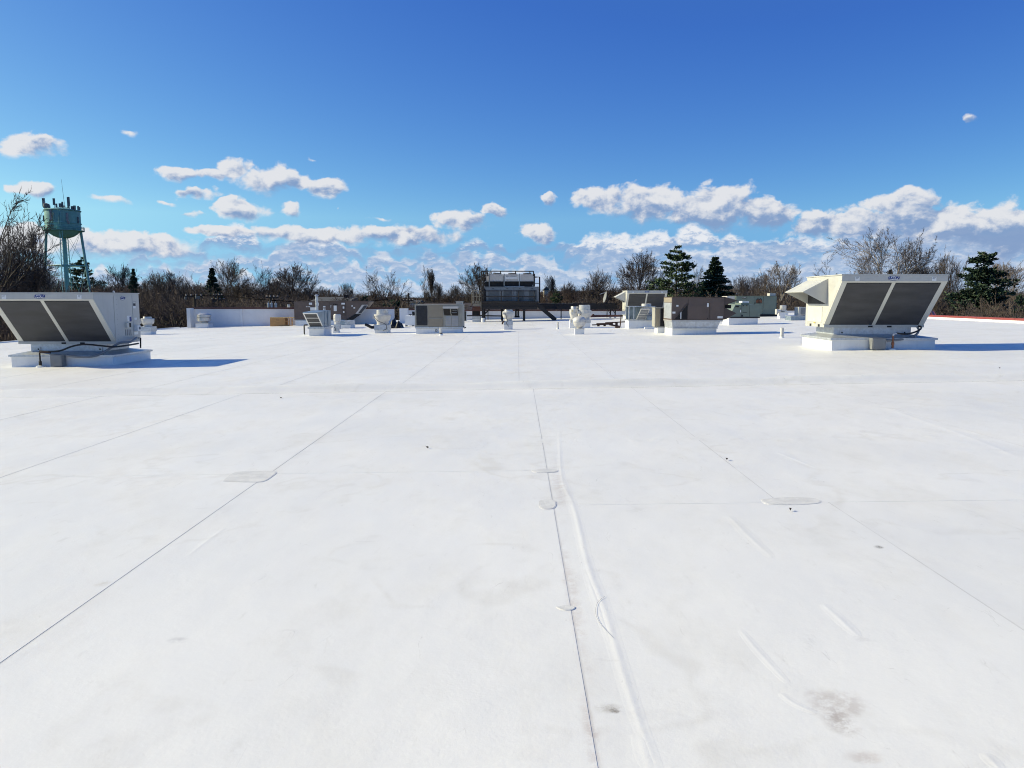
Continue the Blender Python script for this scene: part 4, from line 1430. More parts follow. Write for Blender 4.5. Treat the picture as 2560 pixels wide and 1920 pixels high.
b.slab([(t.X(1127.8), t.D - 0.065, t.Z(788.5)), (t.X(1129.5), t.D - 0.065, t.Z(788.5)), (t.X(1128.5), t.D - 0.35, t.Z(771.8)), (t.X(1126.8), t.D - 0.35, t.Z(771.8))], 0.02)
b.build('hood_divider', 'tan_frame', hd)
for (u0, u1) in ((1114.5, 1129.2), (1130.2, 1145.8)):
    dr = t.box('louvre_door', 'pale_panel', u0, u1, 790, 815.4, -0.035, -0.021)
    for i in range(6):
        b = MB()
        v0 = 790.7 + i * 4.1
        b.prism_x([(t.D - 0.037, t.Z(v0)), (t.D - 0.036, t.Z(v0 + 3.4)), (t.D - 0.085, t.Z(v0 + 3.4))][::-1], t.X(u0 + 0.4), t.X(u1 - 0.4))
        b.build('louvre_blade', 'pale_panel', dr)
t.box('flue_box', 'pale_panel', 1139.5, 1155.5, 755, 761.2, 0.3, 0.8)
t.box('flue_lid', 'pale_panel', 1138.8, 1156, 753.6, 754.8, 0.25, 0.85)
t.rod('drain_trap', 'dark_steel', [(1157, 816.5, 0.3), (1159.5, 818, 0.3), (1160, 821, 0.3), (1162.5, 820, 0.3), (1163.5, 818, 0.3)], 0.025)
b = MB()
b.tube([(t.X(1090.7) + 0.045 * math.cos(q * 0.628), t.D - 0.016, t.Z(826.3) + 0.055 * math.sin(q * 0.628)) for q in range(11)], 0.014, 6)
b.build('cable_loop', 'grey_box', t.o)
# white box with tools behind it, left
t = Th('white_box', 'white membrane-wrapped box with black bits on top left of the tan unit', 'box', 1024, 816)
t.box('wrap', 'curb_white', 1012.5, 1037.3, 789.5, 813.5, 0, 1.2)
t.box('block', 'black', 1013, 1017.5, 813.8, 817, -0.02, 0.3, sink=0.02)
t.box('block', 'black', 1030, 1034, 813.8, 817, -0.02, 0.3, sink=0.02)
t.poly('panel', 'black', [(1029.5, 789.2), (1036.3, 789.2), (1035, 779), (1029, 779)], 0.3, 0.34)
t.poly('panel', 'dark_steel', [(1020.5, 787.8), (1027, 787.8), (1027, 785.4), (1020.5, 786.4)], 0.3, 0.5)
t.lathe('strut', 'dark_steel', 1025, [(0.6, 789.6), (0.6, 787.6)], 0.4, 6)

# ------------------------------------------------------------------ steel platform with the stacked condensers
PD = 54.5
pt = Th('steel_platform', 'dark brown steel platform with railings and stair carrying the grey condensers', 'platform', 1206, 794, D=PD)
base_z = gz(pt.X(1206))
deck_t, deck_b = 754.5, 773
yd = 2.6
for vv in ((766.5, 773.0),):
    pt.box('girder', 'dark_steel', 1203, 1343, vv[0], vv[1], 0.0, 0.25)
    pt.box('girder', 'dark_steel', 1203, 1343, vv[0], vv[1], yd - 0.25, yd)
pt.box('fascia_plate', 'dark_steel', 1206, 1343, 757.5, 766.3, 0.05, 0.09)
pt.box('deck', 'dark_steel', 1204, 1345, 754.8, 757.2, -0.05, yd + 0.05)
for u in (1203.5, 1240, 1277, 1313, 1341):
    pt.box('deck_joist', 'dark_steel', u, u + 2.0, 757.8, 766.2, 0.10, yd - 0.1)
for (u, y) in ((1207.5, 0.1), (1253.5, yd - 0.2), (1310.5, 0.1), (1310.5, yd - 0.2), (1207.5, yd - 0.2)):
    b = MB()
    x = pt.X(u)
    zb_ = gz(x) + (0.30 if u < 1250 and y < 1 else 0.03)
    b.box(x - 0.075, x + 0.075, PD + y - 0.075, PD + y + 0.075, zb_, pt.Z(773.2))
    b.build('leg', 'dark_steel', pt.o)
    b = MB()
    b.lathe(x, PD + y, [(0.12, gz(x) - 0.03), (0.12, zb_ - 0.002)], 14)
    b.build('pier', 'curb_white', pt.o, smooth=True)
pt.rod('brace', 'dark_steel', [(1210, 787, 0.1), (1224, 773, 0.1)], 0.06, n=6)
pt.rod('tie_rod', 'dark_steel', [(1166, 789.5, 0.4), (1207, 789.5, 0.4), (1254, 790.5, 0.6)], 0.05, n=6)
for u in (1289, 1292.5, 1296.5):
    pt.rod('pipe_drop', 'black', [(u, 773, 0.8), (u, 794.5, 0.8)], 0.045, n=8)
pt.rod('pipe_header', 'black', [(1286, 792.3, 0.8), (1299, 792.3, 0.8)], 0.05, n=8)
# railings
def rail(u0, u1, v, y0, y1, r=0.036, par=None, name='rail', m='dark_steel'):
    return pt.rod(name, m, [(u0, v, y0), (u1, v, y1)], r, par, n=6)
for v in (727.3, 741.2, 753.6):
    rail(1205, 1337, v, -0.02, -0.02)
    rail(1337, 1343.5, v, -0.02, yd)
for u in (1210.5, 1253.5, 1296.5, 1337):
    pt.rod('rail_post', 'dark_steel', [(u, 757, -0.02), (u, 727, -0.02)], 0.030, n=6)
pt.rod('rail_post', 'dark_steel', [(1343.5, 757, yd), (1343.5, 727, yd)], 0.030, n=6)
# tall frame at the left and over the top
for u, y in ((1204.5, 0.0), (1208, 0.5), (1215, yd - 0.3)):
    pt.rod('mast', 'dark_steel', [(u, 773, y), (u, 677.5, y)], 0.055 if u < 1207 else 0.04, n=6)
rail(1204.5, 1334, 677.8, 0.0, 0.3, 0.04, name='top_rail')
rail(1204.5, 1215, 677.8, 0.0, yd - 0.3, 0.04, name='top_rail')
rail(1207, 1216, 691.5, 0.5, yd - 0.3, 0.03, name='top_rail')
for u, vb_ in ((1251.5, 685), (1288.5, 685), (1324.5, 685), (1333.7, 690)):
    pt.rod('top_post', 'dark_steel', [(u, vb_, 0.3), (u, 677.8, 0.3)], 0.035, n=6)
# ladder cage at the right
pt.rod('ladder_rail', 'dark_steel', [(1338, 691.5, 1.0), (1350, 691.5, 1.0), (1350.3, 722, 1.0), (1350, 757, 1.0)], 0.045, n=6)
pt.rod('ladder_rail', 'dark_steel', [(1338, 691.5, 1.6), (1350, 691.5, 1.6), (1350.3, 757, 1.6)], 0.045, n=6)
for v in (707.5, 722, 736):
    pt.rod('ladder_rung', 'dark_steel', [(1337.5, v, 1.0), (1350.2, v, 1.0)], 0.03, n=6)
# side balcony on the left
for v in (726.5, 740.8):
    rail(1178.5, 1204, v, 0.9, 0.9, 0.026, m='tan_paint')
    rail(1178.5, 1204, v, 1.7, 1.7, 0.022, m='dark_steel')
for u in (1178.8, 1183, 1190.8, 1197.5):
    pt.rod('balcony_post', 'tan_paint', [(u, 760, 0.9), (u, 726.3, 0.9)], 0.026, n=6)
for u in (1180.5, 1194.5):
    pt.rod('balcony_post', 'dark_steel', [(u, 760, 1.7), (u, 726.3, 1.7)], 0.026, n=6)
pt.box('balcony_deck', 'tan_paint', 1181, 1203.5, 759.5, 766, 0.8, 1.8)
for u in (1178.3, 1185.3, 1191.5, 1199.6):
    pt.box('balcony_block', 'tan_paint', u, u + 4.6, 753.2, 757.4, 0.82, 1.0)
# stair
st = []
x0, x1 = pt.X(1340), pt.X(1391)
z0, z1 = pt.Z(758), gz(pt.X(1391)) + 0.06
for y in (0.15, 1.0):
    b = MB()
    b.prism_y([(x0, z0 - 0.18), (x1 - 0.25, z1 - 0.03), (x1, z1 - 0.03), (x1, z1 + 0.14), (x0, z0 + 0.12)], PD + y, PD + y + 0.05)
    b.build('stair_stringer', 'dark_steel', pt.o)
for i in range(8):
    f = (i + 0.5) / 8
    x, z = x0 + (x1 - x0 - 0.1) * f, z0 + (z1 - z0) * f
    b = MB()
    b.box(x - 0.02, x + 0.22, PD + 0.205, PD + 0.995, z, z + 0.03)
    b.build('stair_tread', 'dark_steel', pt.o)

# lower grey cabinets
ct = Th('condenser_cabinet', 'long grey cabinet with four louvred doors on the steel platform', 'condenser', 1278, 754.4, D=PD + 0.55)
ct.box('cabinet', 'grey_panel', 1209.5, 1347, 717.5, 753.9, 0.0, 1.8)
ct.box('lid', 'grey_panel', 1209, 1347.5, 716.6, 717.3, -0.04, 1.84)
for i, (u0, u1) in enumerate(((1215, 1251), (1253, 1283), (1285, 1314), (1316, 1345))):
    d_ = ct.box('door', 'grey_panel', u0, u1, 718.2, 753, -0.03, -0.001)
    n = 15
    for j in range(n):
        a = u0 + 5 + (u1 - u0 - 8) * j / n
        b = MB()
        b.prism_z([(ct.X(a), ct.D - 0.031), (ct.X(a + 1.1), ct.D - 0.065), (ct.X(a + 1.25), ct.D - 0.031)], ct.Z(750.5), ct.Z(724.5))
        b.build('louvre_blade', 'grey_panel', d_)
    for v in (721.2, 749.3 if False else 751.4):
        um = (u0 + u1) / 2
        ct.box('handle', 'black', um - 2, um + 2, v, v + 0.8, -0.075, -0.031, d_)
ct.poly('cable_cover', 'black', [(1209.6, 719), (1215, 725), (1215, 753), (1210, 753)], -0.05, -0.02)
ct.box('pipe_tray', 'decal_white', 1263, 1311, 715.8, 716.5, 0.0, 0.2)
# upper fan modules
ut = Th('fan_condenser', 'condenser with three pale panels and round fans on top of grey cabinet', 'condenser', 1278, 717, D=PD + 0.7)
ut.box('coil_block', 'black', 1224, 1334, 703.4, 716.2, 0.1, 1.5)
for (u0, u1) in ((1224.8, 1258.4), (1263, 1296.5), (1300.8, 1334.3)):
    ut.box('fan_module', 'pale_panel', u0, u1, 685.6, 702.4, 0.0, 1.6)
    um = (u0 + u1) / 2 + 1
    ut.lathe('fan_ring', 'dark_steel', um, [(10.5, 686), (10.8, 683.2), (9.6, 682.2), (9.2, 684)], 0.8)
ut.box('bottom_channel', 'grey_box', 1222, 1337, 702.6, 703.8, -0.03, 1.6)
for u in (1222, 1259.2, 1297.2, 1335):
    ut.box('frame_leg', 'grey_panel' if u < 1330 else 'dark_steel', u, u + 2.6, 684.2, 716.4, -0.06, -0.035)
    ut.box('frame_leg', 'dark_steel', u + 0.2, u + 2.0, 683, 716.4, 1.62, 1.7)
pl_ = ut.box('name_plate', 'decal_white', 1263.5, 1294, 690.2, 697.2, -0.02, -0.001)
b = MB()
rq = random.Random(2)
for (ua, ub) in ((1264.3, 1272.0), (1273.6, 1291.5)):
    u_ = ua
    while u_ < ub:
        w_ = rq.uniform(0.5, 1.0)
        b.box(ut.X(u_), ut.X(min(ub, u_ + w_)), ut.D - 0.026, ut.D - 0.0205, ut.Z(692.3), ut.Z(691.2))
        u_ += w_ + 0.35
b.build('worn_print', 'decal_dark', pl_)
ut.box('valve', 'decal_white', 1331.5, 1332.7, 712, 716, -0.02, 0.1)
ut.box('end_coil', 'black', 1211, 1221.5, 704, 716.2, 0.3, 1.4)
ut.box('end_panel', 'pale_panel', 1215, 1221, 690, 703.5, 0.6, 1.3)

# small maroon hooded unit left of the platform
t = Th('exhaust_hood', 'maroon hooded vent with dark opening on a grey and white curb left of the platform', 'vent', 1190.5, 804.5)
t.box('curb', 'curb_white', 1181, 1200.5, 797.2, 804.5, 0, 0.8, sink=0.03)
t.box('base_box', 'galvanised', 1180.6, 1200.9, 789.2, 797, -0.02, 0.85)
t.box('opening', 'black', 1181.5, 1199.5, 777, 789, 0.05, 0.8)
t.poly('hood', 'brown_coping', [(1179.8, 777.5), (1201.2, 777.5), (1200.2, 766), (1181.5, 766)], -0.2, 0.85)
for u in (1180.6, 1199.3):
    t.box('side_post', 'brown_coping', u, u + 1.3, 777.6, 789, -0.02, 0.04)
# dark doorway post at the wall
t = Th('dark_post', 'black upright panel against the wall right of the tan unit', 'panel', 1161, 801, D=56.0)
t.box('panel', 'black', 1157.5, 1165, 778, 800.5, 0, 0.06, sink=0.05)
t.box('trim', 'galvanised', 1165.3, 1168, 777.5, 800.5, 0, 0.06, sink=0.05)
# tall grey downpipe under the platform
t = Th('downpipe', 'grey downpipe on the wall under the steel platform', 'pipe', 1220, 798, D=61.2)
t.box('pipe', 'grey_box', 1218.5, 1221.5, 776, 798, 0, 0.1, sink=0.06)

# ------------------------------------------------------------------ dark brown duct on legs, right of the stair
t = Th('duct_bridge', 'dark brown rectangular duct carried on legs right of the stair', 'duct', 1445, 793, D=57.5)
for i, (u0, u1) in enumerate(((1346, 1388), (1388.4, 1432), (1432.4, 1517), (1517.4, 1542.5))):
    t.box('duct_section', 'dark_steel', u0, u1, 758.8 + (0.0 if i != 2 else 0.25), 773.6, 0, 1.0)
for u in (1432.2, 1517.2):
    t.box('duct_flange', 'dark_steel', u - 0.9, u + 0.9, 758.2, 774, -0.05, 1.05)
t.box('top_flange', 'dark_steel', 1432.8, 1543, 757.6, 758.6, -0.03, 1.03)
for u in (1526.5, 1538.5):
    t.box('leg', 'dark_steel', u - 1.4, u + 1.4, 774.2, 787.2, 0.1, 0.25)
    t.poly('knee_brace', 'dark_steel', [(u - 8.5, 774.2), (u - 6.5, 774.2), (u - 1.5, 781), (u - 1.5, 783)], 0.12, 0.2)
    t.box('foot', 'curb_white', u - 2.0, u + 2.0, 787.4, 793, 0.05, 0.35, sink=0.05)
for u in (1404, 1470):
    t.box('leg', 'dark_steel', u - 1.2, u + 1.2, 774.2, 796, 0.6, 0.75, sink=0.05)
t = Th('steel_sheet', 'dark maroon steel channel lying under the brown duct', 'beam', 1505, 793, D=56.5)
t.poly('channel', 'brown_coping', [(1476, 793), (1534, 792), (1562, 791.5), (1562, 787.2), (1487, 787.5), (1483, 784.6), (1481, 787)], 0, 0.35)
# satellite dish beyond
t = Th('satellite_dish', 'grey satellite dish seen edge-on above the brown duct', 'dish', 1510, 775, D=60.5)
b = MB()
c = Vector((t.X(1514.5), t.D, t.Z(743)))
ax = Vector((-0.97, -0.12, 0.22)).normalized()
e1_ = ax.cross(Vector((0, 0, 1))).normalized()
e2_ = ax.cross(e1_).normalized()
for j in range(6):
    rr_ = 0.44 * j / 5
    for i in range(20):
        w = 2 * math.pi * i / 20
        b.v.append(tuple(c + (e1_ * math.cos(w) + e2_ * math.sin(w)) * rr_ + ax * (0.45 * rr_ * rr_)))
for j in range(5):
    for i in range(20):
        k_ = (i + 1) % 20
        b.f.append((j * 20 + i, j * 20 + k_, (j + 1) * 20 + k_, (j + 1) * 20 + i))
b.build('reflector', 'grey_box', t.o, smooth=True)
b = MB()
b.tube([c, c - ax * 0.15, (c.x + 0.1, c.y, c.z - 0.3), (c.x + 0.1, c.y, gz(c.x) - 0.02)], 0.04, 6)
b.build('mast', 'dark_steel', t.o)
b = MB()
b.tube([c - e2_ * 0.40 + ax * 0.05, c + ax * 0.55 - e2_ * 0.1], 0.018, 5)
b.build('feed_arm', 'galvanised', t.o)

# ------------------------------------------------------------------ rusty bits and post right of the three fans
t = Th('rusty_post', 'thin rusty post with small cap beside the lying steel rods', 'post', 1550, 820)
t.rod('post', 'rust_steel', [(1550, 818.5, 0), (1551.3, 804, 0), (1552, 791.5, 0)], 0.028, n=6)
t.box('foot', 'rust_steel', 1538.5, 1549.5, 816, 820, -0.05, 0.25, sink=0.02)
t.rod('cap', 'rust_steel', [(1548.5, 790, 0), (1552, 788.6, 0), (1556, 789.5, 0)], 0.045, n=6, sm=3)
for (pts, r, lab) in (([(1480, 812.3, 0), (1500, 811.5, 0), (1512, 811, 0)], 0.035, 'thin rusty rod, leftmost of the lying steel bits'),
                      ([(1492, 810.6, 0.2), (1533, 809.6, 0.2)], 0.06, 'thick rusty bar lying between the fans and post'),
                      ([(1515, 807.6, 0.4), (1540, 806.4, 0.4), (1572, 804.6, 0.4)], 0.035, 'long dark rod reaching to the galvanised box'),
                      ([(1522, 811, -0.1), (1548, 815.8, -0.1)], 0.05, 'slanted rusty bar touching the foot of the post')):
    t = Th('steel_rod', lab, 'rod', (pts[0][0] + pts[-1][0]) / 2, 816, 'rusty steel bits beside the post')
    t.rod('rod', 'rust_steel', pts, r, n=6)
    t.box('support', 'rust_steel', (pts[0][0] + pts[-1][0]) / 2 - 3, (pts[0][0] + pts[-1][0]) / 2 + 3, pts[len(pts) // 2][1] + 0.6, 816.5, pts[0][2] - 0.05, pts[0][2] + 0.05)

# ------------------------------------------------------------------ galvanised fan box in front of the far cream unit
t = Th('intake_hood', 'bright galvanised fan box with slanted filters in front of the far cream unit', 'intake hood', 1604, 821)
t.box('curb', 'curb_white', 1571.5, 1636.5, 801.5, 821, 0, 1.3, sink=0.04)
t.box('base_flange', 'galvanised', 1570.5, 1637.5, 799.3, 801.3, -0.05, 1.33)
for u in (1571.5, 1583.5):
    t.box('corner_post', 'galvanised', u, u + 2.2, 767, 799, 0.05, 0.14)
t.box('corner_post', 'galvanised', 1571.5, 1573.7, 767, 799, 1.1, 1.19)
t.box('back_panel', 'galvanised_blue', 1574, 1636.5, 767, 799, 1.2, 1.24)
t.box('top_panel', 'galvanised', 1571, 1637.6, 765.6, 766.8, 0.0, 1.26)
t.box('side_panel', 'spun_aluminium', 1609, 1637.3, 767, 799, 0.15, 1.19)
b = MB()
b.slab([(t.X(1590), t.D - 0.02, t.Z(799)), (t.X(1613.5), t.D - 0.02, t.Z(799)), (t.X(1620.5), t.D - 0.40, t.Z(772)), (t.X(1598.5), t.D - 0.40, t.Z(772))], 0.04)
hd = b.build('filter_frame', 'spun_aluminium', t.o)
for i in range(4):
    s0, s1 = 0.09 + i * 0.225, 0.09 + i * 0.225 + 0.165
    def hq(uf, s_):
        ul, ur = 1598.5 + (1590 - 1598.5) * s_, 1620.5 + (1613.5 - 1620.5) * s_
        u_ = ul + (ur - ul) * uf
        return (t.X(u_), t.D - 0.405 + 0.38 * s_, t.Z(772 + 27 * s_) - 0.005)
    b = MB()
    b.slab([hq(0.08, s1), hq(0.92, s1), hq(0.92, s0), hq(0.08, s0)], 0.006)
    b.build('filter', 'grey_box', hd)
t.lathe('motor_cap', 'white_metal', 1619.8, [(12, 766), (12, 759.8), (10, 759.2), (9.6, 760)], 0.6)
t.box('motor_box', 'galvanised_blue', 1615, 1633, 790.5, 800, -0.28, 0.14)
t.rod('belt_guard', 'grey_box', [(1619, 782, 0.1), (1626, 787, -0.1), (1634, 785, 0.0)], 0.03, sm=3)
t = Th('wood_sleeper', 'white painted timber lying before the galvanised fan box', 'timber', 1627, 822)
t.box('timber', 'curb_white', 1610, 1642, 817.5, 821, -0.3, -0.1, sink=0.05)

# tan split condenser
t = Th('split_condenser', 'tan condenser cabinet on a white block left of the right brown unit', 'condenser', 1654, 833)
t.box('block', 'curb_white', 1643.5, 1667, 818.5, 833, 0, 0.7, sink=0.04)
t.box('frame', 'tan_frame', 1636.8, 1662, 769.8, 817.2, 0.05, 0.75)
t.box('front_coil', 'tan_paint', 1639, 1648.5, 772, 814.5, 0.03, 0.048)
t.box('dark_side', 'black', 1650.5, 1661.2, 771.5, 815, 0.03, 0.048)  # right part of the front is plain black
t.box('lid', 'tan_frame', 1636, 1662.5, 768.6, 769.6, 0.0, 0.8)
t.box('foot', 'rust_steel', 1640, 1665, 817.4, 818.3, 0.05, 0.6)

# ------------------------------------------------------------------ brown unit, right
t = Th('rooftop_unit', 'brown rooftop unit with black triangular opening on galvanised base and white curb', 'air handler', 1740, 837)
D = t.D
x0, x1 = t.X(1678.5), t.X(1807.5)
dd = 1.75
t.box('curb', 'curb_white', 1681, 1791.5, 821.5, 837, 0.05, dd - 0.1, sink=0.04)
b = MB()
xa, xb = t.X(1679.5), t.X(1799)
b.hexa([(t.X(1681), D + 0.0, t.Z(821.2)), (t.X(1792), D + 0.0, t.Z(821.2)), (t.X(1792), D + dd - 0.1, t.Z(821.2)), (t.X(1681), D + dd - 0.1, t.Z(821.2))],
       [(xa, D - 0.02, t.Z(804)), (xb, D - 0.02, t.Z(804)), (xb, D + dd, t.Z(804)), (xa, D + dd, t.Z(804))])
b.build('curb_adapter', 'galvanised', t.o)
t.box('adapter_flange', 'galvanised', 1680.5, 1793, 818.8, 821.4, -0.05, -0.012)
t.box('base_rail', 'spun_aluminium', 1678, 1806, 800.6, 803.8, -0.03, dd)
body = t.box('cabinet', 'brown_paint', 1678.5, 1807.5, 743, 800.3, 0, dd)
t.box('lid', 'brown_hood', 1677.5, 1808.5, 741.9, 742.8, -0.04, dd + 0.04)
b = MB()
b.prism_y([(t.X(1683.5), t.Z(798.6)), (t.X(1717), t.Z(798.6)), (t.X(1717), t.Z(759.5))], D - 0.012, D - 0.002)
op = b.build('opening', 'black', body)
t.box('fan_motor', 'galvanised', 1699, 1702, 779, 797, -0.03, -0.013, op)
b = MB()
b.slab([(t.X(1683), D - 0.03, t.Z(797.5)), (t.X(1684.5), D - 0.03, t.Z(799)), (t.X(1718), D - 0.03, t.Z(760)), (t.X(1717), D - 0.03, t.Z(758))], 0.027)
b.build('opening_trim', 'brown_hood', body)
t.box('front_panel', 'brown_paint', 1718.5, 1770, 763, 799, -0.018, -0.001, body)
t.box('front_panel', 'brown_paint', 1772.5, 1807, 744.5, 799, -0.018, -0.001, body)
t.box('panel_seam', 'brown_hood', 1718.5, 1719.3, 744.5, 762, -0.012, -0.001, body)
for (a, c, e, f) in ((1688.8, 1694.2, 762.3, 766.5), (1679.6, 1687, 779, 783.8), (1765, 1769.6, 758, 767.5)):
    t.box('sticker', 'decal_white', a, c, e, f, -0.024, -0.019, body)
bp_ = t.box('badge', 'decal_white', 1792, 1805, 790.3, 795.6, -0.026, -0.019, body)
t.box('knob', 'black', 1766, 1768, 794.5, 796.5, -0.03, -0.019, body)
# left end: grey coil under a tan strip
b = MB()
b.box(x0 - 0.012, x0 - 0.001, D + 0.08, D + dd - 0.1, t.Z(797), t.Z(757))
b.build('end_coil', 'galvanised', t.o)
b = MB()
b.box(x0 - 0.014, x0 - 0.001, D + 0.04, D + dd - 0.05, t.Z(756), t.Z(744))
b.build('end_panel', 'tan_paint', t.o)
# two pointed hoods on the right end
t.poly('hood', 'brown_hood', [(1808, 764), (1844, 751.5), (1812, 742.5), (1808, 742.5)], 0.05, 1.0)
t.poly('hood', 'brown_hood', [(1808, 799), (1814, 798.5), (1840.5, 783), (1808, 767.5)], 0.05, 1.0)
t.box('hood_mesh', 'black', 1821, 1836, 762.5, 771.5, 0.6, 0.65)

# ------------------------------------------------------------------ green units
t = Th('rooftop_unit', 'long green rooftop unit with white flap at the rear', 'air handler', 1889, 792)
t.box('skid', 'black', 1852, 1944, 786, 792, 0.0, 1.8, sink=0.03)
body = t.box('cabinet', 'green_paint', 1839, 1940, 740.5, 785.5, 0, 2.0)
t.box('lid', 'green_paint', 1838.5, 1940.6, 739.6, 740.3, -0.04, 2.04)
for u in (1865.5, 1885.5, 1906.5):
    t.box('panel_seam', 'black', u, u + 0.5, 741, 785, -0.008, -0.001, body)
bd_ = t.box('badge', 'black', 1853.4, 1863.8, 742.8, 746.2, -0.02, -0.001, body)
t.lathe('badge_emblem', 'decal_white', 1855.6, [(0.9, 745.3), (0.9, 743.5)], -0.021, 10, bd_)
t.box('badge_strip', 'decal_white', 1857.4, 1862.4, 743.8, 744.9, -0.024, -0.0205, bd_)
t.box('flap', 'pale_panel', 1818.5, 1838.2, 740.3, 748.5, 0.2, 1.6)
fp = t.box('flue_plate', 'black', 1884, 1904, 757.2, 758.2, -0.05, -0.001, body)
for u, v in ((1890, 750.5), (1893, 748), (1896, 749.5), (1899.2, 747.5), (1902, 750.3)):
    t.rod('flue_finger', 'copper', [(u, 757, -0.04), (u, v, -0.04)], 0.03, fp, n=6)
    t.lathe('flue_tip', 'black', u, [(1.1, v + 0.3), (1.1, v - 1.6)], -0.04, 8, fp)
t.box('top_box', 'pale_panel', 1926, 1940.5, 733, 739.4, 0.3, 0.9)
t.rod('conduit', 'galvanised', [(1940, 741, 0.3), (1942.2, 746, 0.3), (1942, 754, 0.3), (1940.6, 758, 0.3)], 0.02, sm=4)
t = Th('rooftop_unit', 'small green rooftop unit with white cap in front of the long green unit', 'air handler', 1860, 812)
t.box('curb', 'curb_white', 1822, 1894, 795.2, 812, 0, 1.3, sink=0.04)
t.box('skid', 'black', 1825, 1899, 792.4, 795, -0.03, 1.35)
body = t.poly('cabinet', 'green_paint', [(1826, 792.1), (1899.5, 792.1), (1899.5, 762), (1838, 762), (1836, 764), (1830, 776)], 0.0, 1.3)
for u in (1851.5, 1872.5):
    t.box('panel_seam', 'black', u, u + 0.5, 763, 791.5, -0.008, -0.001, body)
ab = t.box('raised_section', 'green_paint', 1852.3, 1872, 757.5, 761.9, 0.1, 1.2)
t.box('flue_cap', 'decal_white', 1856.5, 1873.5, 752.6, 757.2, 0.2, 0.8)
for u in (1856, 1865.3):
    t.lathe('port', 'black', u, [(1.5, 765.5), (1.5, 763)], -0.02, 10)
for (a, c, e, f, mm) in ((1849, 1851.2, 774, 781, 'decal_white'), (1837, 1846, 764.5, 768, 'black'), (1855, 1866, 780.5, 781.6, 'decal_dark'), (1852.5, 1856, 787, 791, 'black'), (1848.5, 1851.2, 771.8, 773.6, 'black')):
    t.box('fitting', mm, a, c, e, f, -0.02, -0.009, body)
t2 = Th('conduit_riser', 'black pipe riser with white boot before the small green unit', 'pipe', 1837.4, 804)
t2.rod('pipe', 'dark_steel', [(1837.4, 802.5, 0), (1837.4, 785.5, 0)], 0.03)
t2.lathe('boot', 'curb_white', 1837.4, [(4, 804.6), (3.4, 803), (1.6, 802)])
# duct box and small white unit close to the right cream unit
t = Th('duct_box', 'low grey metal duct box just left of the right cream unit', 'duct', 1993, 801)
t.box('duct', 'galvanised_blue', 1977.5, 2014, 791, 801, 0, 0.9, sink=0.03)
t.box('flange', 'galvanised_blue', 1977, 1979, 790, 801, -0.04, 0.94, sink=0.03)
t.box('lid', 'galvanised', 1976.8, 2014.2, 789.8, 790.8, -0.05, 0.95)
t = Th('small_condenser', 'small cream condenser cabinet peeking out left of the right cream unit', 'condenser', 2005, 790)
t.box('cabinet', 'cream_paint', 1996, 2014, 767.5, 788.5, 0, 0.8)
t.box('grille', 'grey_box', 2001.5, 2012, 770, 786, -0.03, -0.001)
t.box('foot', 'black', 1997, 2013, 788.7, 790, 0.05, 0.7, sink=0.05)

# ------------------------------------------------------------------ threads and dead leaves on the membrane
def thread(label, pix, r=0.0028):
    pts = smooth_pts([ground(u, v) + Vector((0, 0, 0.008)) for u, v in pix], 8)
    o = empty('wire_strand', pts[0], label, 'wire')
    b = MB()
    b.tube(pts, r, 5)
    b.build('strand', 'grey_box', o)
thread('thin dark wire curled over the fold in the foreground', [(1512, 1494), (1494, 1510), (1489, 1535), (1500, 1562), (1533, 1598)], 0.0006)
rl = random.Random(12)
for (u, v, lab) in ((1068, 1122, 'curled dead leaf left of the centre seam'), (1817, 1152, 'small dead leaf on the seam right of centre'),
                    (1976, 1279, 'dead leaf just below the long membrane patch'), (703, 997, 'small dark leaf before the joint on the left'), (2499, 922, 'dead leaf beyond the joint at far right')):
    p = ground(u, v)
    o = empty('dead_leaf', p, lab, 'leaf', 'dead leaves on the roof')
    s_ = 0.015
    b = MB()
    a = rl.uniform(0, 6)
    ring = [(math.cos(a) * sx * s_ - math.sin(a) * sy * s_ * 0.6, math.sin(a) * sx * s_ + math.cos(a) * sy * s_ * 0.6, h) for sx, sy, h in ((-1.4, 0, .012), (-.5, -.8, .022), (.6, -.7, .018), (1.4, .1, .03), (.5, .8, .016), (-.6, .7, .026))]
    b.add([(p.x, p.y, gz(p.x) + 0.008)] + [(p.x + x, p.y + y, gz(p.x) + 0.006 + h) for x, y, h in ring], [(0, i, i % 6 + 1) for i in range(1, 7)])
    b.build('blade', 'pole_wood', o)
# ================================================================== BEYOND THE ROOF
# ------------------------------------------------------------------ water tower
TD = 170.0
tk = TD / F
tc_ = at(160.5, 600, TD)
tx, ty = tc_.x, TD


def tz(v):
    return at(160, v, TD).z


wt = empty('water_tower', (tx, ty, GROUND_Z), 'pale green water tower with antennas on its rim and splayed legs', 'water tower')
Rt = 39.0 * tk
b = MB()
b.lathe(tx, ty, [(0.3, tz(596)), (12 * tk, tz(595)), (22 * tk, tz(591)), (31 * tk, tz(584.5)), (37 * tk, tz(577)), (Rt, tz(572)), (Rt, tz(528))], 40)
tank = b.build('tank', 'tower_green', wt, smooth=True)
b = MB()
b.lathe(tx, ty, [(Rt + 0.12, tz(528.5)), (Rt + 0.22, tz(527)), (Rt + 0.1, tz(525.5)), (Rt * 0.55, tz(522)), (Rt * 0.1, tz(517.5)), (0.1, tz(517))], 40)
b.build('tank_roof', 'tower_green', wt, smooth=True)
b = MB()
b.lathe(tx, ty, [(Rt + 0.02, tz(560.5)), (Rt + 0.13, tz(560)), (Rt + 0.13, tz(558)), (Rt + 0.02, tz(557.5))], 40)
b.build('band', 'tower_green', tank)
b = MB()
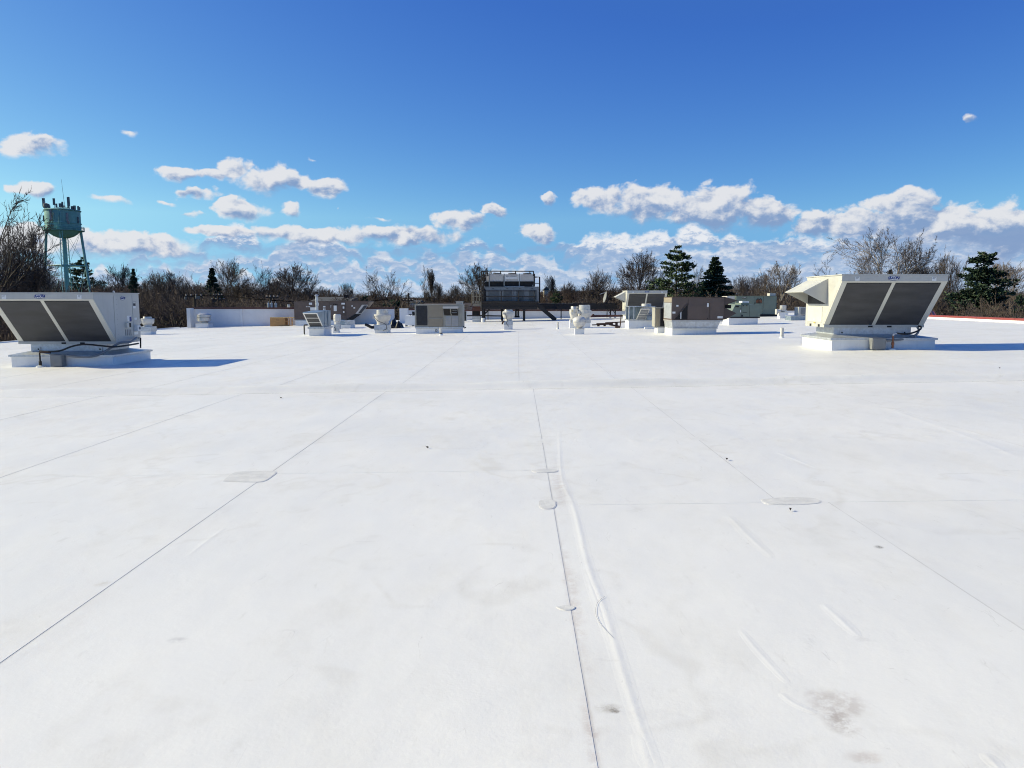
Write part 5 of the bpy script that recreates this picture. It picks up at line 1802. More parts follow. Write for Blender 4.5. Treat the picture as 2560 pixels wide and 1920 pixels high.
b.lathe(tx, ty, [(Rt - 0.2, tz(578)), (Rt + 0.62, tz(577.6)), (Rt + 0.62, tz(576.4)), (Rt - 0.2, tz(576))], 40)
bal = b.build('balcony', 'tower_green', wt)
n = 28
for rz_ in (568, 572):
    b = MB()
    b.tube([(tx + (Rt + 0.58) * math.cos(2 * math.pi * i / n), ty + (Rt + 0.58) * math.sin(2 * math.pi * i / n), tz(rz_)) for i in range(n + 1)], 0.05, 5)
    b.build('balcony_rail', 'tower_green', bal)
for i in range(n):
    a = 2 * math.pi * i / n
    b = MB()
    b.tube([(tx + (Rt + 0.58) * math.cos(a), ty + (Rt + 0.58) * math.sin(a), tz(576.5)), (tx + (Rt + 0.58) * math.cos(a), ty + (Rt + 0.58) * math.sin(a), tz(568))], 0.04, 4)
    b.build('balcony_post', 'tower_green', bal)
b = MB()
b.lathe(tx, ty, [(0.46, GROUND_Z), (0.44, tz(594))], 20)
b.build('riser_column', 'tower_green', wt, smooth=True)
legs = []
for kk in range(4):
    a = R(22) + kk * math.pi / 2
    rt_, rb_ = 3.3, 5.2
    top = Vector((tx + rt_ * math.cos(a), ty + rt_ * math.sin(a), tz(577)))
    zb_ = GROUND_Z
    bot = Vector((tx + rb_ * math.cos(a), ty + rb_ * math.sin(a), zb_))
    legs.append((top, bot))
    b = MB()
    lattice = kk in (1, 3)
    if lattice:
        side = Vector((-math.sin(a), math.cos(a), 0)) * 0.24
        for s_ in (-1, 1):
            b.tube([top + side * s_, bot + side * s_], 0.10, 5)
        nn = 34
        for i in range(nn):
            p0, p1 = top.lerp(bot, i / nn), top.lerp(bot, (i + 1) / nn)
            b.tube([p0 + side * (1 if i % 2 else -1), p1 - side * (1 if i % 2 else -1)], 0.04, 4)
    else:
        b.tube([top, bot], 0.28, 8)
    b.build('leg', 'tower_green', wt)
zr = tz(664.5)
mid = []
for top, bot in legs:
    f = (zr - top.z) / (bot.z - top.z)
    mid.append(top.lerp(bot, f))
for i in range(4):
    b = MB()
    b.tube([mid[i], mid[(i + 1) % 4]], 0.14, 5)
    b.build('strut', 'tower_green', wt)
    j = (i + 1) % 4
    for p, q_ in ((legs[i][0], mid[j]), (legs[j][0], mid[i]), (mid[i], legs[j][1]), (mid[j], legs[i][1])):
        b = MB()
        b.tube([p, q_], 0.035, 4)
        b.build('brace_rod', 'tower_green', wt)
# ladder up the tank
b = MB()
for dx_ in (-0.2, 0.2):
    b.tube([(tx + 1.4 + dx_, ty - Rt - 0.25, tz(577)), (tx + 1.4 + dx_, ty - Rt - 0.2, tz(529))], 0.04, 4)
for i in range(24):
    z = tz(577) + (tz(529) - tz(577)) * i / 24
    b.tube([(tx + 1.2, ty - Rt - 0.23, z), (tx + 1.6, ty - Rt - 0.23, z)], 0.025, 4)
b.build('ladder', 'tower_green', wt)
ra = random.Random(31)
rim = [(137, 516, 526), (168, 513, 524), (172, 509, 523), (186, 511, 525), (149, 514, 525), (128, 505, 523), (116, 512, 527), (119, 497, 526), (123, 498, 522), (126, 512, 524), (132, 514, 525), (142, 509, 524), (146, 515, 524), (154, 508, 527), (162, 500, 522), (177, 512, 523), (182, 508, 527), (190, 514, 523), (194, 495, 526), (199, 517, 530), (201, 517, 530)]
for (u, v0, v1) in rim:
    x = tx + (u - 159.5) * tk * 0.87
    off = max(-1, min(1, (u - 159.5) / 45))
    yy = ty + (-1 if ra.random() < 0.7 else 1) * Rt * math.sqrt(max(0.0, 1 - off * off)) * 0.93
    z0, z1 = tz(v1 + 4), tz(v0)
    w = ra.choice((0.16, 0.21, 0.26))
    b = MB()
    b.tube([(x, yy + 0.15, z0 - 0.3), (x, yy + 0.15, z1)], 0.05, 5)
    b.box(x - w, x + w, yy - 0.12, yy + 0.08, z0 + (z1 - z0) * 0.35, z1 - 0.05)
    b.build('antenna', ra.choice(('antenna', 'antenna', 'antenna_pale')), wt)
for (u, v0, v1, out) in ((109, 539, 554, -1), (112, 540, 556, -1), (154.5, 528, 556, 0), (192, 535, 556, 0), (205, 543, 558, 1), (193.5, 555, 562, 0)):
    x = tx + (u - 159.5) * tk * 0.87
    yy = ty - (Rt + 0.35 if out == 0 else 0.4)
    if out == 0:
        yy = ty - math.sqrt(max(0.1, Rt * Rt - (x - tx) ** 2)) - 0.25
    b = MB()
    w = 0.20
    b.box(x - w, x + w, yy - 0.1, yy + 0.1, tz(v1), tz(v0))
    b.tube([(x, yy, tz((v0 + v1) / 2)), (tx + (x - tx) * 0.9, yy + 0.5, tz((v0 + v1) / 2))], 0.05, 5)
    b.build('antenna', 'antenna_pale' if out == 0 else 'antenna', wt)
b = MB()
b.tube([(tx + 0.7, ty, tz(520)), (tx + 0.5, ty, tz(503)), (tx + 0.2, ty, tz(448))], 0.06, 5, 0.02)
b.build('whip_antenna', 'antenna', wt)
b = MB()
b.lathe(tx - 23 * tk, ty - 2.3, [(0.05, tz(522)), (0.55, tz(520)), (0.55, tz(513)), (0.05, tz(511))], 14)
b.build('dish_antenna', 'antenna', wt, smooth=True)


# ------------------------------------------------------------------ utility poles, wires
def upole(label, u, vtop, D, arms, seed=0):
    p = at(u, vtop, D)
    o = empty('utility_pole', (p.x, D, GROUND_Z), label, 'utility pole', 'utility poles behind the parapet')
    b = MB()
    b.tube([(p.x, D, GROUND_Z), (p.x, D, p.z)], 0.17, 8, 0.12)
    b.build('pole', 'pole_wood', o, smooth=True)
    for (ul, ur, v) in arms:
        a, c = at(ul, v, D - 0.15), at(ur, v, D - 0.15)
        b = MB()
        b.box(a.x, c.x, D - 0.24, D - 0.13, a.z - 0.08, a.z + 0.06)
        ar = b.build('crossarm', 'pole_wood', o)
        n = 4
        for i in range(n):
            x = a.x + (c.x - a.x) * (0.06 + 0.88 * i / (n - 1))
            b = MB()
            b.lathe(x, D - 0.18, [(0.05, a.z + 0.06), (0.09, a.z + 0.12), (0.05, a.z + 0.20)], 8)
            b.build('insulator', 'antenna_pale', ar)
    return o, p


po, _ = upole('dark utility pole with crossarm behind the left end of the parapet', 486, 735, 72.0, ((463, 506, 741.5),))
for (u, v0, v1) in ((493, 739, 747), (499, 739, 747), (466, 742, 749)):
    q_ = at(u, v0, 71.9)
    b = MB()
    b.lathe(q_.x, 71.7, [(0.1, at(u, v1, 71.9).z), (0.13, at(u, v1, 71.9).z + 0.1), (0.11, q_.z)], 8)
    b.build('cutout_fuse', 'antenna', po)
upole('utility pole with two thin crossarms left of the pointed hood', 545, 732, 84.0, ((529, 562, 749.5), (533, 556, 739)))
po, p_ = upole('utility pole carrying transformer cans behind the parapet above the crate', 676, 737, 74.0, ((665, 696, 744),))
for (u, v0, v1, w, m_) in ((671.5, 757, 771, 3.0, 'decal_white'), (679.5, 757, 771, 3.2, 'grey_box'), (690, 757.5, 771, 3.4, 'grey_box')):
    q_ = at(u, v0, 73.7)
    b = MB()
    z1 = at(u, v1 + 6, 73.7).z
    r_ = w * 73.7 / F
    b.lathe(q_.x, 73.6, [(r_ * 0.9, z1), (r_, z1 + 0.05), (r_, q_.z - 0.04), (r_ * 0.6, q_.z), (r_ * 0.15, q_.z + 0.02), (r_ * 0.15, q_.z + 0.16)], 12)
    b.build('transformer', 'galvanised', po, smooth=True)
upole('slim utility pole behind the black tarp', 1021, 733, 96.0, ((1008, 1034, 752),))


def wire(label, pts, r=0.026):
    P_ = [at(u, v, D) for u, v, D in pts]
    o = empty('power_line', P_[0], label, 'power line', 'power lines')
    b = MB()
    b.tube(smooth_pts(P_, 8), r, 5)
    b.build('cable', 'wire', o)


wire('upper power line sagging from the left crossarm past the large brown unit', [(463, 739.5, 72), (505, 738.5, 72.2), (545, 737.5, 84), (610, 744, 79), (676, 750, 74), (740, 754, 80), (800, 756, 85)])
wire('lower power line running under the upper one behind the parapet', [(545, 739, 84), (610, 746, 79), (676, 751, 74), (740, 754.5, 80)], 0.022)
wire('upper power line rising over the dark shrubs and down behind the tan unit', [(800, 757, 86), (880, 755, 90), (930, 752, 90), (978, 747, 94), (1021, 752.5, 96), (1060, 756, 90), (1100, 759, 84), (1180, 766, 76)])
wire('lower power line behind the dark shrubs left of the tan unit', [(930, 753.5, 90), (978, 749.5, 94), (1021, 754.5, 96), (1060, 759, 88), (1110, 761, 82)], 0.03)


# ------------------------------------------------------------------ houses beyond
def house(label, u0, u1, v_eave, v_ridge, D, depth, roofm, wallm, gable_side=False, windows=()):
    a, c = at(u0, v_eave, D), at(u1, v_eave, D)
    zr_ = at((u0 + u1) / 2, v_ridge, D + depth / 2).z
    ze = a.z
    o = empty('house', ((a.x + c.x) / 2, D, GROUND_Z), label, 'house')
    b = MB()
    b.box(a.x + 0.3, c.x - 0.3, D + 0.3, D + depth - 0.3, GROUND_Z, ze - 0.02)
    w_ = b.build('wall', wallm, o)
    b = MB()
    if gable_side:
        xm = (a.x + c.x) / 2
        b.prism_y([(a.x, ze), (c.x, ze), (xm, zr_)], D, D + depth)
    else:
        b.prism_x([(D, ze), (D + depth, ze), (D + depth / 2, zr_)], a.x, c.x)
    rf = b.build('roof', roofm, o)
    for (wu0, wu1, wv0, wv1) in windows:
        p0, p1 = at(wu0, wv0, D), at(wu1, wv1, D)
        b = MB()
        b.box(p0.x, p1.x, D + 0.24, D + 0.297, p1.z, p0.z)
        f_ = b.build('window', 'decal_white', o)
        b = MB()
        b.box(p0.x + 0.08, p1.x - 0.08, D + 0.22, D + 0.238, p1.z + 0.08, p0.z - 0.08)
        b.build('pane', 'window_glass', f_)
    return o, rf


o, rf = house('low house with dark grey roof behind the large brown unit', 772, 874, 754, 742.5, 92.0, 9.0, 'roof_grey', 'siding')
b = MB()
q_ = at(868, 745, 96)
b.box(q_.x - 0.3, q_.x + 0.3, 95.5, 96.2, q_.z - 1.0, q_.z + 0.35)
b.build('chimney', 'rust_steel', rf)
house('small tan gabled house far off right of the condensers', 1358, 1374, 725, 716, 230.0, 9.0, 'roof_grey', 'siding', True, ((1363, 1365.5, 727, 731), (1367.5, 1370, 727, 731)))
house('dark mansard-roofed building behind the wall left of the platform', 1040, 1350, 774, 757, 76.0, 14.0, 'mansard', 'mansard')
house('pale house half hidden behind shrubs left of the tan unit', 1013, 1046, 757, 751, 104.0, 8.0, 'roof_grey', 'wall_stucco', False, ((1029, 1032, 759, 765), (1034, 1037, 759, 765)))
o = empty('red_roof', (at(2330, 790, 60).x, 60, GROUND_Z), 'dark red metal roof peeking over the edge behind the right cream unit', 'roof')
b = MB()
a_, c_, d_, e_ = at(2305, 796, 58), at(2344, 794, 58), at(2334, 777, 62), at(2300, 777, 62)
b.slab([a_, c_, d_, e_], 0.1)
b.build('roof_slope', 'red_coping', o)
for f in (0.25, 0.5, 0.75):
    b = MB()
    b.tube([a_.lerp(c_, f) + Vector((0, 0, 0.05)), e_.lerp(d_, f) + Vector((0, 0, 0.05))], 0.05, 5)
    b.build('standing_seam', 'brown_coping', o)
b = MB()
b.box(at(2302, 800, 59).x, at(2343, 800, 59).x, 59.5, 62, GROUND_Z, at(2330, 797, 59).z - 0.1)
b.build('wall', 'siding', o)


# ================================================================== TREES
class TM:
    """collects thin tubes quickly"""

    def __init__(s):
        s.v = []
        s.f = []

    def seg(s, p, q, r0, r1, n):
        d = (q - p)
        if d.length < 1e-6:
            return
        d.normalize()
        u = d.cross(Vector((0.31, 0.77, 0.55)))
        if u.length < 0.1:
            u = d.cross(Vector((1, 0, 0)))
        u.normalize()
        w = d.cross(u)
        o = len(s.v)
        for c, r in ((p, r0), (q, r1)):
            for i in range(n):
                a = 6.2832 * i / n
                s.v.append(c + u * (r * math.cos(a)) + w * (r * math.sin(a)))
        for i in range(n):
            j = (i + 1) % n
            s.f.append((o + i, o + j, o + n + j, o + n + i))

    def tip(s, p, q, r):
        d = (q - p)
        d.normalize()
        u = d.cross(Vector((0.31, 0.77, 0.55))).normalized()
        w = d.cross(u)
        o = len(s.v)
        for a in (0, 2.0944, 4.18879):
            s.v.append(p + u * (r * math.cos(a)) + w * (r * math.sin(a)))
        s.v.append(q)
        s.f += [(o, o + 1, o + 3), (o + 1, o + 2, o + 3), (o + 2, o, o + 3)]

    def mesh(s, name, m):
        me = bpy.data.meshes.new(name)
        me.from_pydata([tuple(p) for p in s.v], [], s.f)
        me.materials.append(MATS[m])
        return me


def bare_tree(seed, rxy=4.2, rz=4.6, cz=5.6, spread=0.8, upright=0.35, nb=(14, 9, 7, 6), fork=0.25, twig=0.015, wig=0.13, trunk=6.2, r0=0.19):
    """a leafless tree about 10 m tall whose limbs reach out to a rounded crown; returns trunk and crown"""
    rr = random.Random(seed)
    T1, T2 = TM(), TM()
    up = Vector((0, 0, 1))

    def reach(p, d):
        """distance from p along d to the crown's outline"""
        q = Vector((p.x / rxy, p.y / rxy, (p.z - cz) / rz))
        w = Vector((d.x / rxy, d.y / rxy, d.z / rz))
        A, B, C = w.dot(w), q.dot(w), q.dot(q) - 1
        disc = B * B - A * C
        if disc <= 0:
            return 0.35
        return max(0.3, (-B + math.sqrt(disc)) / A)

    def grow(p, d, L, r, lv):
        if lv >= 4:
            T2.tip(p, p + (d + Vector((rr.gauss(0, .15), rr.gauss(0, .15), rr.gauss(0, .15) + 0.1))).normalized() * L, r)
            return
        ns = (6, 5, 3, 2)[lv]
        pts = [p]
        q, dd = p, d
        for i in range(ns):
            dd = (dd + Vector((rr.gauss(0, wig), rr.gauss(0, wig), rr.gauss(0, wig))) + up * (0.16 if lv else 0.25) * upright).normalized()
            q = q + dd * (L / ns)
            pts.append(q)
            if lv and (q.x / rxy) ** 2 + (q.y / rxy) ** 2 + ((q.z - cz) / rz) ** 2 > 1.06:
                break
        ns = len(pts) - 1
        re = r * (0.42, 0.30, 0.40, 0.55)[lv]
        tgt = T1 if lv <= 1 else T2
        for i in range(ns):
            tgt.seg(pts[i], pts[i + 1], r + (re - r) * i / ns, r + (re - r) * (i + 1) / ns, (8, 5, 4, 3)[lv])
        k = nb[lv] + rr.randint(-1, 1)
        t0 = fork if lv == 0 else 0.20
        for c in range(k):
            t = min(0.999, t0 + (1 - t0) * ((c + 0.15 + 0.7 * rr.random()) / k))
            i = min(int(t * ns), ns - 1)
            b0 = pts[i].lerp(pts[i + 1], t * ns - i)
            ax = (pts[i + 1] - pts[i]).normalized()
            if lv == 0:
                az_ = c * 2.39996 + rr.gauss(0, 0.35)
                tilt = spread * (1.25 - 0.85 * t) * rr.uniform(0.8, 1.15)
                nd = Vector((math.cos(az_) * math.sin(tilt), math.sin(az_) * math.sin(tilt), math.cos(tilt)))
                Lc = reach(b0, nd) * rr.uniform(0.72, 1.0)
                rc = r * (0.30 + 0.22 * rr.random()) * (1.1 - 0.4 * t)
            else:
                sd_ = ax.cross(Vector((rr.gauss(0, 1), rr.gauss(0, 1), rr.gauss(0, 1)))).normalized()
                ang = rr.uniform(0.45, 0.95)
                nd = (ax * math.cos(ang) + sd_ * math.sin(ang) + up * upright * 0.35).normalized()
                nominal = L * ((0, 0.50, 0.52, 0.55)[lv]) * (1.15 - 0.55 * t) * rr.uniform(0.7, 1.25)
                Lc = min(nominal, reach(b0, nd) * rr.uniform(0.75, 1.05))
                rc = max(twig, (r + (re - r) * t) * 0.52)
            grow(b0, nd, Lc, rc if lv < 3 else twig, lv + 1)
        if lv in (0, 1, 2):
            for _ in range(3 if lv == 0 else 1):
                nd = (dd + Vector((rr.gauss(0, .3), rr.gauss(0, .3), 0.1))).normalized()
                grow(pts[-1], nd, (reach(pts[-1], nd) if lv == 0 else L * 0.4) * rr.uniform(0.8, 1.0), max(twig, re * 0.9), lv + 1)

    grow(Vector((0, 0, -0.3)), Vector((rr.gauss(0, .04), rr.gauss(0, .04), 1)).normalized(), trunk, r0, 0)
    vs = T2.v
    zmax = sorted(p.z for p in vs)[int(len(vs) * 0.995)]
    rad = sorted(math.hypot(p.x, p.y) for p in vs)[int(len(vs) * 0.975)]
    return T1, T2, zmax, rad


def pine_tree(seed, style):
    """evergreen about 10 m tall: whorls of limbs carrying tufts of needles"""
    rr = random.Random(seed)
    T1, T2 = TM(), TM()
    H = 10.0
    lean = Vector((rr.gauss(0, 0.02), rr.gauss(0, 0.02), 1))
    for i in range(8):
        T1.seg(lean * (H * i / 8), lean * (H * (i + 1) / 8), 0.20 * (1 - i / 8.3), 0.20 * (1 - (i + 1) / 8.3), 7)
    nw = {'spruce': 28, 'pine': 19, 'shaggy': 27}[style]
    for w in range(nw):
        f = (w + rr.random() * 0.5) / nw
        z = H * (0.10 + 0.88 * f) if style == 'spruce' else H * (0.14 + 0.85 * f)
        if style == 'spruce':
            Lb = 3.0 * (1 - f) ** 1.0 + 0.06
        else:
            Lb = (3.6 * (1 - f) ** 0.75 + 0.45) * (1.0 if f > 0.15 else 0.75) if style == 'pine' else 3.3 * (1 - f) ** 0.9 + 0.35
        k = rr.randint(6, 8) if style == 'spruce' else rr.randint(4, 6)
        a0 = rr.random() * 6.28
        for c in range(k):
            if style != 'spruce' and rr.random() < 0.16:
                continue
            a = a0 + 6.2832 * c / k + rr.gauss(0, 0.16)
            L = Lb * (rr.uniform(0.78, 1.15) if style == 'spruce' else rr.uniform(0.55, 1.25))
            out = Vector((math.cos(a), math.sin(a), 0))
            p = lean * z + Vector((0, 0, rr.gauss(0, 0.12)))
            ns = 5
            droop = -0.28 if style == 'spruce' else (rr.uniform(-0.02, 0.16) if style == 'pine' else rr.uniform(-0.25, 0.45))
            prev = p
            side = Vector((-out.y, out.x, 0))
            for i in range(ns):
                s = (i + 1) / ns
                zz_ = droop * s * L + (0.22 * s * s * L if style == 'spruce' else 0.10 * s * s * L)
                q = p + out * (s * L) + Vector((0, 0, zz_)) + side * rr.gauss(0, 0.03) * L
                T1.seg(prev, q, 0.045 * (1 - 0.8 * (i / ns)), 0.045 * (1 - 0.8 * s), 3)
                if s > (0.18 if style == 'spruce' else 0.30):
                    # sprays to both sides, hanging or lifted tufts
                    m = 6 if style == 'spruce' else 6
                    for g in range(m):
                        b0 = prev.lerp(q, rr.random())
                        sg = rr.choice((-1, 1))
                        wl = L * (0.34 * (1.15 - s) + 0.10) * rr.uniform(0.5, 1.2) + 0.12
                        dr = (out * rr.uniform(0.35, 0.9) + side * sg * rr.uniform(0.3, 1.0) + Vector((0, 0, rr.uniform(-0.35, 0.1) if style == 'spruce' else rr.uniform(-0.1, 0.5)))).normalized()
                        e = b0 + dr * wl
                        nt = 4 if style == 'spruce' else 5
                        for h in range(nt):
                            c0 = b0.lerp(e, (h + rr.random()) / nt)
                            d2 = (dr * 0.8 + Vector((rr.gauss(0, .55), rr.gauss(0, .55), rr.gauss(0, .28 if style == 'spruce' else .40)))).normalized()
                            tl = rr.uniform(0.20, 0.38) * min(1.0, 0.45 + Lb * 0.4)
                            wv = d2.cross(Vector((rr.gauss(0, 1), rr.gauss(0, 1), rr.gauss(0, 1)))).normalized() * rr.uniform(0.035, 0.075)
                            o = len(T2.v)
                            T2.v += [c0 - wv, c0 + d2 * tl * 0.55 - wv * 1.2, c0 + d2 * tl, c0 + d2 * tl * 0.55 + wv * 1.2]
                            T2.f.append((o, o + 1, o + 2, o + 3))
                prev = q
    zmax = max(p.z for p in T2.v)
    rad = sorted(math.hypot(p.x, p.y) for p in T2.v)[int(len(T2.v) * 0.985)]
    return T1, T2, zmax, rad


VAR = {}


def variant(key, gen, m1, m2):
    T1, T2, h, r = gen
    VAR[key] = (T1.mesh('trunk', m1), T2.mesh('crown', m2), h, r)


variant('oak', bare_tree(11, rxy=4.6, rz=4.4, spread=1.0, upright=0.18, nb=(15, 10, 7, 6), wig=0.15), 'bark_dark', 'bark_dark')
variant('round', bare_tree(12, rxy=4.4, rz=4.8, cz=5.2, spread=0.90, upright=0.28, nb=(17, 10, 8, 6), fork=0.15, wig=0.09), 'bark_brown', 'bark_brown')
variant('vase', bare_tree(14, rxy=4.2, rz=5.6, cz=5.2, spread=0.62, upright=0.5, nb=(15, 9, 7, 6), fork=0.08, trunk=4.2, wig=0.16), 'bark_brown', 'bark_brown')
variant('slim', bare_tree(15, rxy=2.4, rz=5.2, cz=5.4, spread=0.50, upright=0.7, nb=(13, 8, 6, 5), fork=0.25, wig=0.08, trunk=7.5), 'bark_dark', 'bark_dark')
variant('open', bare_tree(16, rxy=5.2, rz=4.8, cz=5.4, spread=1.0, upright=0.25, nb=(9, 7, 6, 4), fork=0.20, wig=0.14, trunk=5.0), 'bark_dark', 'bark_dark')
variant('sycamore', bare_tree(17, rxy=5.4, rz=4.7, cz=5.4, spread=1.0, upright=0.15, nb=(15, 10, 8, 6), fork=0.14, wig=0.15, trunk=5.4, twig=0.011), 'bark_pale', 'bark_mid')
variant('pale', bare_tree(18, rxy=4.8, rz=4.6, spread=0.90, upright=0.30, nb=(14, 9, 7, 5), fork=0.10, wig=0.18), 'bark_pale', 'bark_mid')
variant('grey', bare_tree(19, rxy=4.4, rz=4.6, spread=0.85, upright=0.40, nb=(13, 9, 7, 5), fork=0.18, wig=0.13), 'bark_mid', 'bark_mid')
variant('pine', pine_tree(21, 'pine'), 'bark_dark', 'needles')
variant('spruce', pine_tree(22, 'spruce'), 'bark_dark', 'needles_blue')
variant('pine2', pine_tree(23, 'shaggy'), 'bark_dark', 'needles_blue')

TREES = [  # kind, u, v of the top, distance, width in pixels, rotation, label
    ('open', -35, 455, 58, 330, 20, 'tall bare tree cut by the left picture edge beside the water tower'),
    ('vase', 52, 560, 62, 170, 70, 'many-stemmed dark bare tree in front of the water tower, left'),
    ('vase', 5, 600, 66, 150, 150, 'dark bare tree low at the left picture edge behind the left unit'),
    ('grey', 112, 668, 80, 110, 10, 'brown bare tree between the legs of the water tower'),
    ('pine', 208, 640, 160, 70, 30, 'dark pine behind the right leg of the water tower'),
    ('oak', 256, 700, 130, 70, 200, 'low bare tree right of the water tower leg'),
    ('oak', 300, 664, 120, 110, 80, 'spreading bare tree above the right end of the left unit'),
    ('spruce', 336, 670, 115, 40, 0, 'small dark spruce tip in the woods right of the left unit'),
    ('round', 392, 682, 112, 80, 130, 'bare tree right of the small spruce tip in the left woods'),
    ('round', 428, 678, 118, 80, 190, 'twiggy round bare tree in the left woods before the parapet starts'),
    ('open', 478, 685, 105, 80, 250, 'thin bare tree above the left end of the parapet'),
    ('spruce', 531, 668, 100, 58, 40, 'ragged dark spruce above the pointed hood'),
    ('oak', 572, 650, 104, 110, 140, 'tall gnarled bare tree above the parapet, right of the ragged spruce'),
    ('open', 648, 664, 100, 105, 60, 'branching bare tree above the transformer cans'),
    ('round', 737, 662, 96, 128, 30, 'dense round-crowned bare tree above the crate and brown unit'),
    ('grey', 690, 700, 120, 70, 200, 'low bare tree left of the dense round crown'),
    ('grey', 866, 708, 150, 44, 90, 'small bare tree above the dark grey house roof'),
    ('open', 962, 676, 92, 134, 310, 'wide open-crowned bare tree above the bowl-shaped fan'),
    ('slim', 1068, 670, 90, 46, 10, 'slim upright bare tree above the tan unit'),
    ('slim', 1095, 706, 110, 34, 120, 'small thin bare tree right of the slim upright one'),
    ('oak', 1135, 712, 120, 60, 10, 'low bare tree above the right end of the tan unit'),
    ('round', 1196, 662, 100, 104, 220, 'bushy bare tree partly hidden by the condenser stack'),
    ('slim', 1372, 688, 130, 36, 70, 'thin bare tree just right of the condenser stack'),
    ('round', 1422, 706, 120, 60, 40, 'reddish low bare tree between the condenser stack and the dish'),
    ('vase', 1500, 677, 100, 104, 160, 'fan-shaped bare tree above the satellite dish'),
    ('round', 1604, 632, 96, 128, 300, 'tall rounded bare tree left of the big pine'),
    ('pine', 1690, 612, 100, 112, 200, 'big layered green pine right of centre'),
    ('open', 1738, 660, 104, 60, 15, 'crooked thin bare tree between the two tall evergreens'),
    ('spruce', 1786, 640, 98, 104, 100, 'cone-shaped dark spruce right of the big pine'),
    ('grey', 1858, 690, 108, 80, 60, 'grey bare tree right of the cone-shaped spruce'),
    ('grey', 1905, 684, 104, 86, 170, 'grey bare tree above the long green unit'),
    ('pale', 1952, 658, 92, 128, 20, 'pale-limbed bare tree left of the right cream unit hood'),
    ('sycamore', 2185, 586, 84, 285, 40, 'large pale sycamore-like bare tree behind the right cream unit'),
    ('spruce', 2222, 672, 80, 46, 10, 'dark evergreen tip just above the badge of the right cream unit'),
    ('slim', 2300, 662, 90, 70, 80, 'thin-stemmed bare tree right of the large pale one'),
    ('vase', 2372, 636, 88, 100, 240, 'upright bare tree left of the right-hand pine'),
    ('pine2', 2445, 626, 84, 150, 60, 'dark shaggy pine at the right above the red edge'),
    ('grey', 2500, 656, 92, 150, 330, 'grey bare tree spreading behind the shaggy right-hand pine'),
    ('pine2', 2562, 735, 62, 70, 200, 'low dark evergreen at the right picture edge'),
    ('oak', 2640, 690, 80, 150, 30, 'bare tree mostly outside the right picture edge'),
    ('pine2', 975, 748, 74, 110, 90, 'dark evergreen shrub behind the parapet gap left of the tan unit'),
    ('pine2', 905, 738, 88, 60, 10, 'dark evergreen shrub right of the grey house roof'),
    ('pine', 1392, 722, 118, 40, 60, 'small dark pine right of the far tan house'),
]
DK = {'pine': 1.45, 'spruce': 1.5, 'pine2': 1.0, 'sycamore': 1.15, 'pale': 1.6}
for (kind, u, vt, D, wpx, rot, lab) in TREES:
    if D > 67:
        D = D * DK.get(kind, 1.85)
    me1, me2, h, r = VAR[kind]
    p = at(u, vt, D)
    base = at(u, 745, D)
    o = empty({'pine': 'pine_tree', 'pine2': 'pine_tree', 'spruce': 'spruce_tree'}.get(kind, 'bare_tree'), (base.x, D, GROUND_Z), lab, 'tree', 'trees beyond the roof')
    sz = (p.z - GROUND_Z) / h
    sx = wpx * D / F / 2 / r * (1.55 if kind in ('pine', 'pine2', 'spruce') else 1.12)
    o.scale = (sx, sx, sz)
    o.rotation_euler = (0, 0, R(rot))
    for nm, me in (('trunk', me1), ('crown', me2)):
        c = bpy.data.objects.new(nm, me)
        COL.objects.link(c)
        c.parent = o


# ------------------------------------------------------------------ the wood behind: one mass nobody could count
def as_np(T):
    v = np.array([tuple(p) for p in T.v], dtype=np.float32)
    f3 = []
    for f in T.f:
        f3.append((f[0], f[1], f[2]))
        if len(f) == 4:
            f3.append((f[0], f[2], f[3]))
    return v, np.array(f3, dtype=np.int32)


smallv = []
for s_, (sp, upr) in enumerate(((0.75, 0.4), (0.65, 0.5), (0.85, 0.3), (0.6, 0.6))):
    T1, T2, h, r = bare_tree(60 + s_, spread=sp, upright=upr, nb=(11, 6, 5, 3), fork=0.08, twig=0.022, wig=0.13)
    o1 = len(T1.v)
    T1.v += T2.v
    T1.f += [tuple(i + o1 for i in f) for f in T2.f]
    v, f = as_np(T1)
    v[:, :2] /= r
    v[:, 2] /= h
    smallv.append((v, f))
rw = random.Random(77)


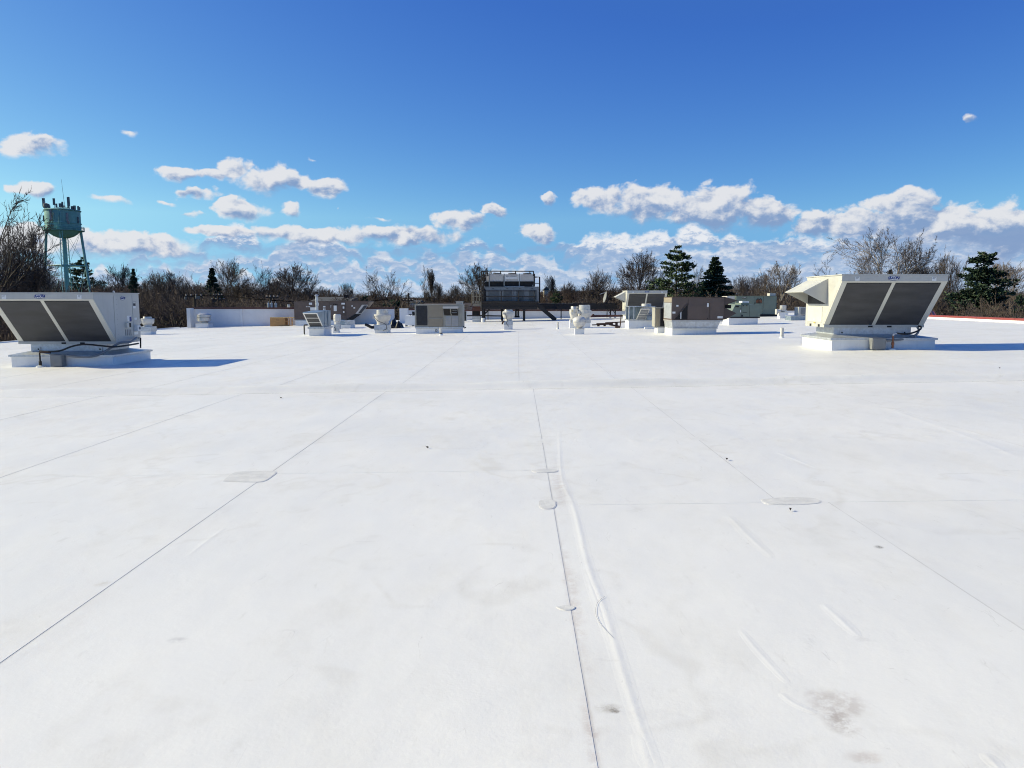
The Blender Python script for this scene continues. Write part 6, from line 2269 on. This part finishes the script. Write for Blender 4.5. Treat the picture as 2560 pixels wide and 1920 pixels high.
def wood(name, label, spots, m):
    VV, FF, off = [], [], 0
    for (x, y, hgt, wid) in spots:
        v, f = smallv[rw.randrange(4)]
        a = rw.random() * 6.28
        c, s = math.cos(a), math.sin(a)
        q = np.empty_like(v)
        q[:, 0] = (v[:, 0] * c - v[:, 1] * s) * wid + x
        q[:, 1] = (v[:, 0] * s + v[:, 1] * c) * wid + y
        q[:, 2] = v[:, 2] * hgt + GROUND_Z
        VV.append(q)
        FF.append(f + off)
        off += len(v)
    V = np.concatenate(VV)
    Fa = np.concatenate(FF)
    me = bpy.data.meshes.new(name)
    me.vertices.add(len(V))
    me.vertices.foreach_set('co', V.ravel())
    me.loops.add(len(Fa) * 3)
    me.loops.foreach_set('vertex_index', Fa.ravel())
    me.polygons.add(len(Fa))
    me.polygons.foreach_set('loop_start', np.arange(0, len(Fa) * 3, 3))
    me.polygons.foreach_set('loop_total', np.full(len(Fa), 3))
    me.update(calc_edges=True)
    me.materials.append(MATS[m])
    o = bpy.data.objects.new(name, me)
    COL.objects.link(o)
    tag(o, label, 'woods')
    o['kind'] = 'stuff'
    return o


def skyline(u):
    """height of the wood's top in the photograph"""
    pts = ((-400, 640), (0, 668), (120, 690), (240, 705), (330, 700), (470, 702), (600, 700), (760, 712), (830, 722), (1000, 726), (1120, 722), (1180, 712), (1300, 712), (1400, 716), (1560, 706), (1720, 700), (1900, 700), (2000, 705), (2300, 716), (2420, 712), (2500, 716), (2960, 700))
    for (a, va), (b_, vb_) in zip(pts[:-1], pts[1:]):
        if a <= u <= b_:
            return va + (vb_ - va) * (u - a) / (b_ - a)
    return 700


spots = []
for i in range(360):
    u = -380 + 3300 * ((i * 0.618034) % 1.0)
    D = rw.uniform(200, 318)
    vt = skyline(u) + rw.uniform(0, 24)
    p = at(u, vt, D)
    spots.append((p.x, D, p.z - GROUND_Z, rw.uniform(4.0, 7.0)))
for (u, D, vt) in ((1352, 206, 731), (1361, 210, 733), (1370, 204, 732), (1380, 208, 729)):
    p = at(u, vt, D)
    spots.append((p.x, D, p.z - GROUND_Z, 3.4))
wood('woodland', 'brown leafless wood along the horizon behind the single trees', spots, 'wood_mass')
spots = []
for i in range(150):
    u = -260 + 3100 * ((i * 0.618034 + 0.3) % 1.0)
    D = rw.uniform(72, 100)
    vt = rw.uniform(706, 745) if u < 500 else (rw.uniform(748, 768) if u > 2330 else rw.uniform(732, 758) if u < 900 or u > 1450 else rw.uniform(745, 764))
    p = at(u, vt, D)
    if abs(p.x) < 26 and D < 70:
        continue
    spots.append((p.x, D, p.z - GROUND_Z, rw.uniform(2.6, 4.4)))
for i in range(46):
    D = rw.uniform(30, 66)
    x = rw.choice((-1, -1, 1)) * rw.uniform(31, 44)
    zt = CAM.z + (747 - (rw.uniform(715, 750) if x < 0 else rw.uniform(748, 775))) / F * D
    spots.append((x, D, zt - GROUND_Z, rw.uniform(2.2, 3.6)))
wood('thicket', 'reddish brown leafless thicket just beyond the roof edges', spots, 'bark_brown')
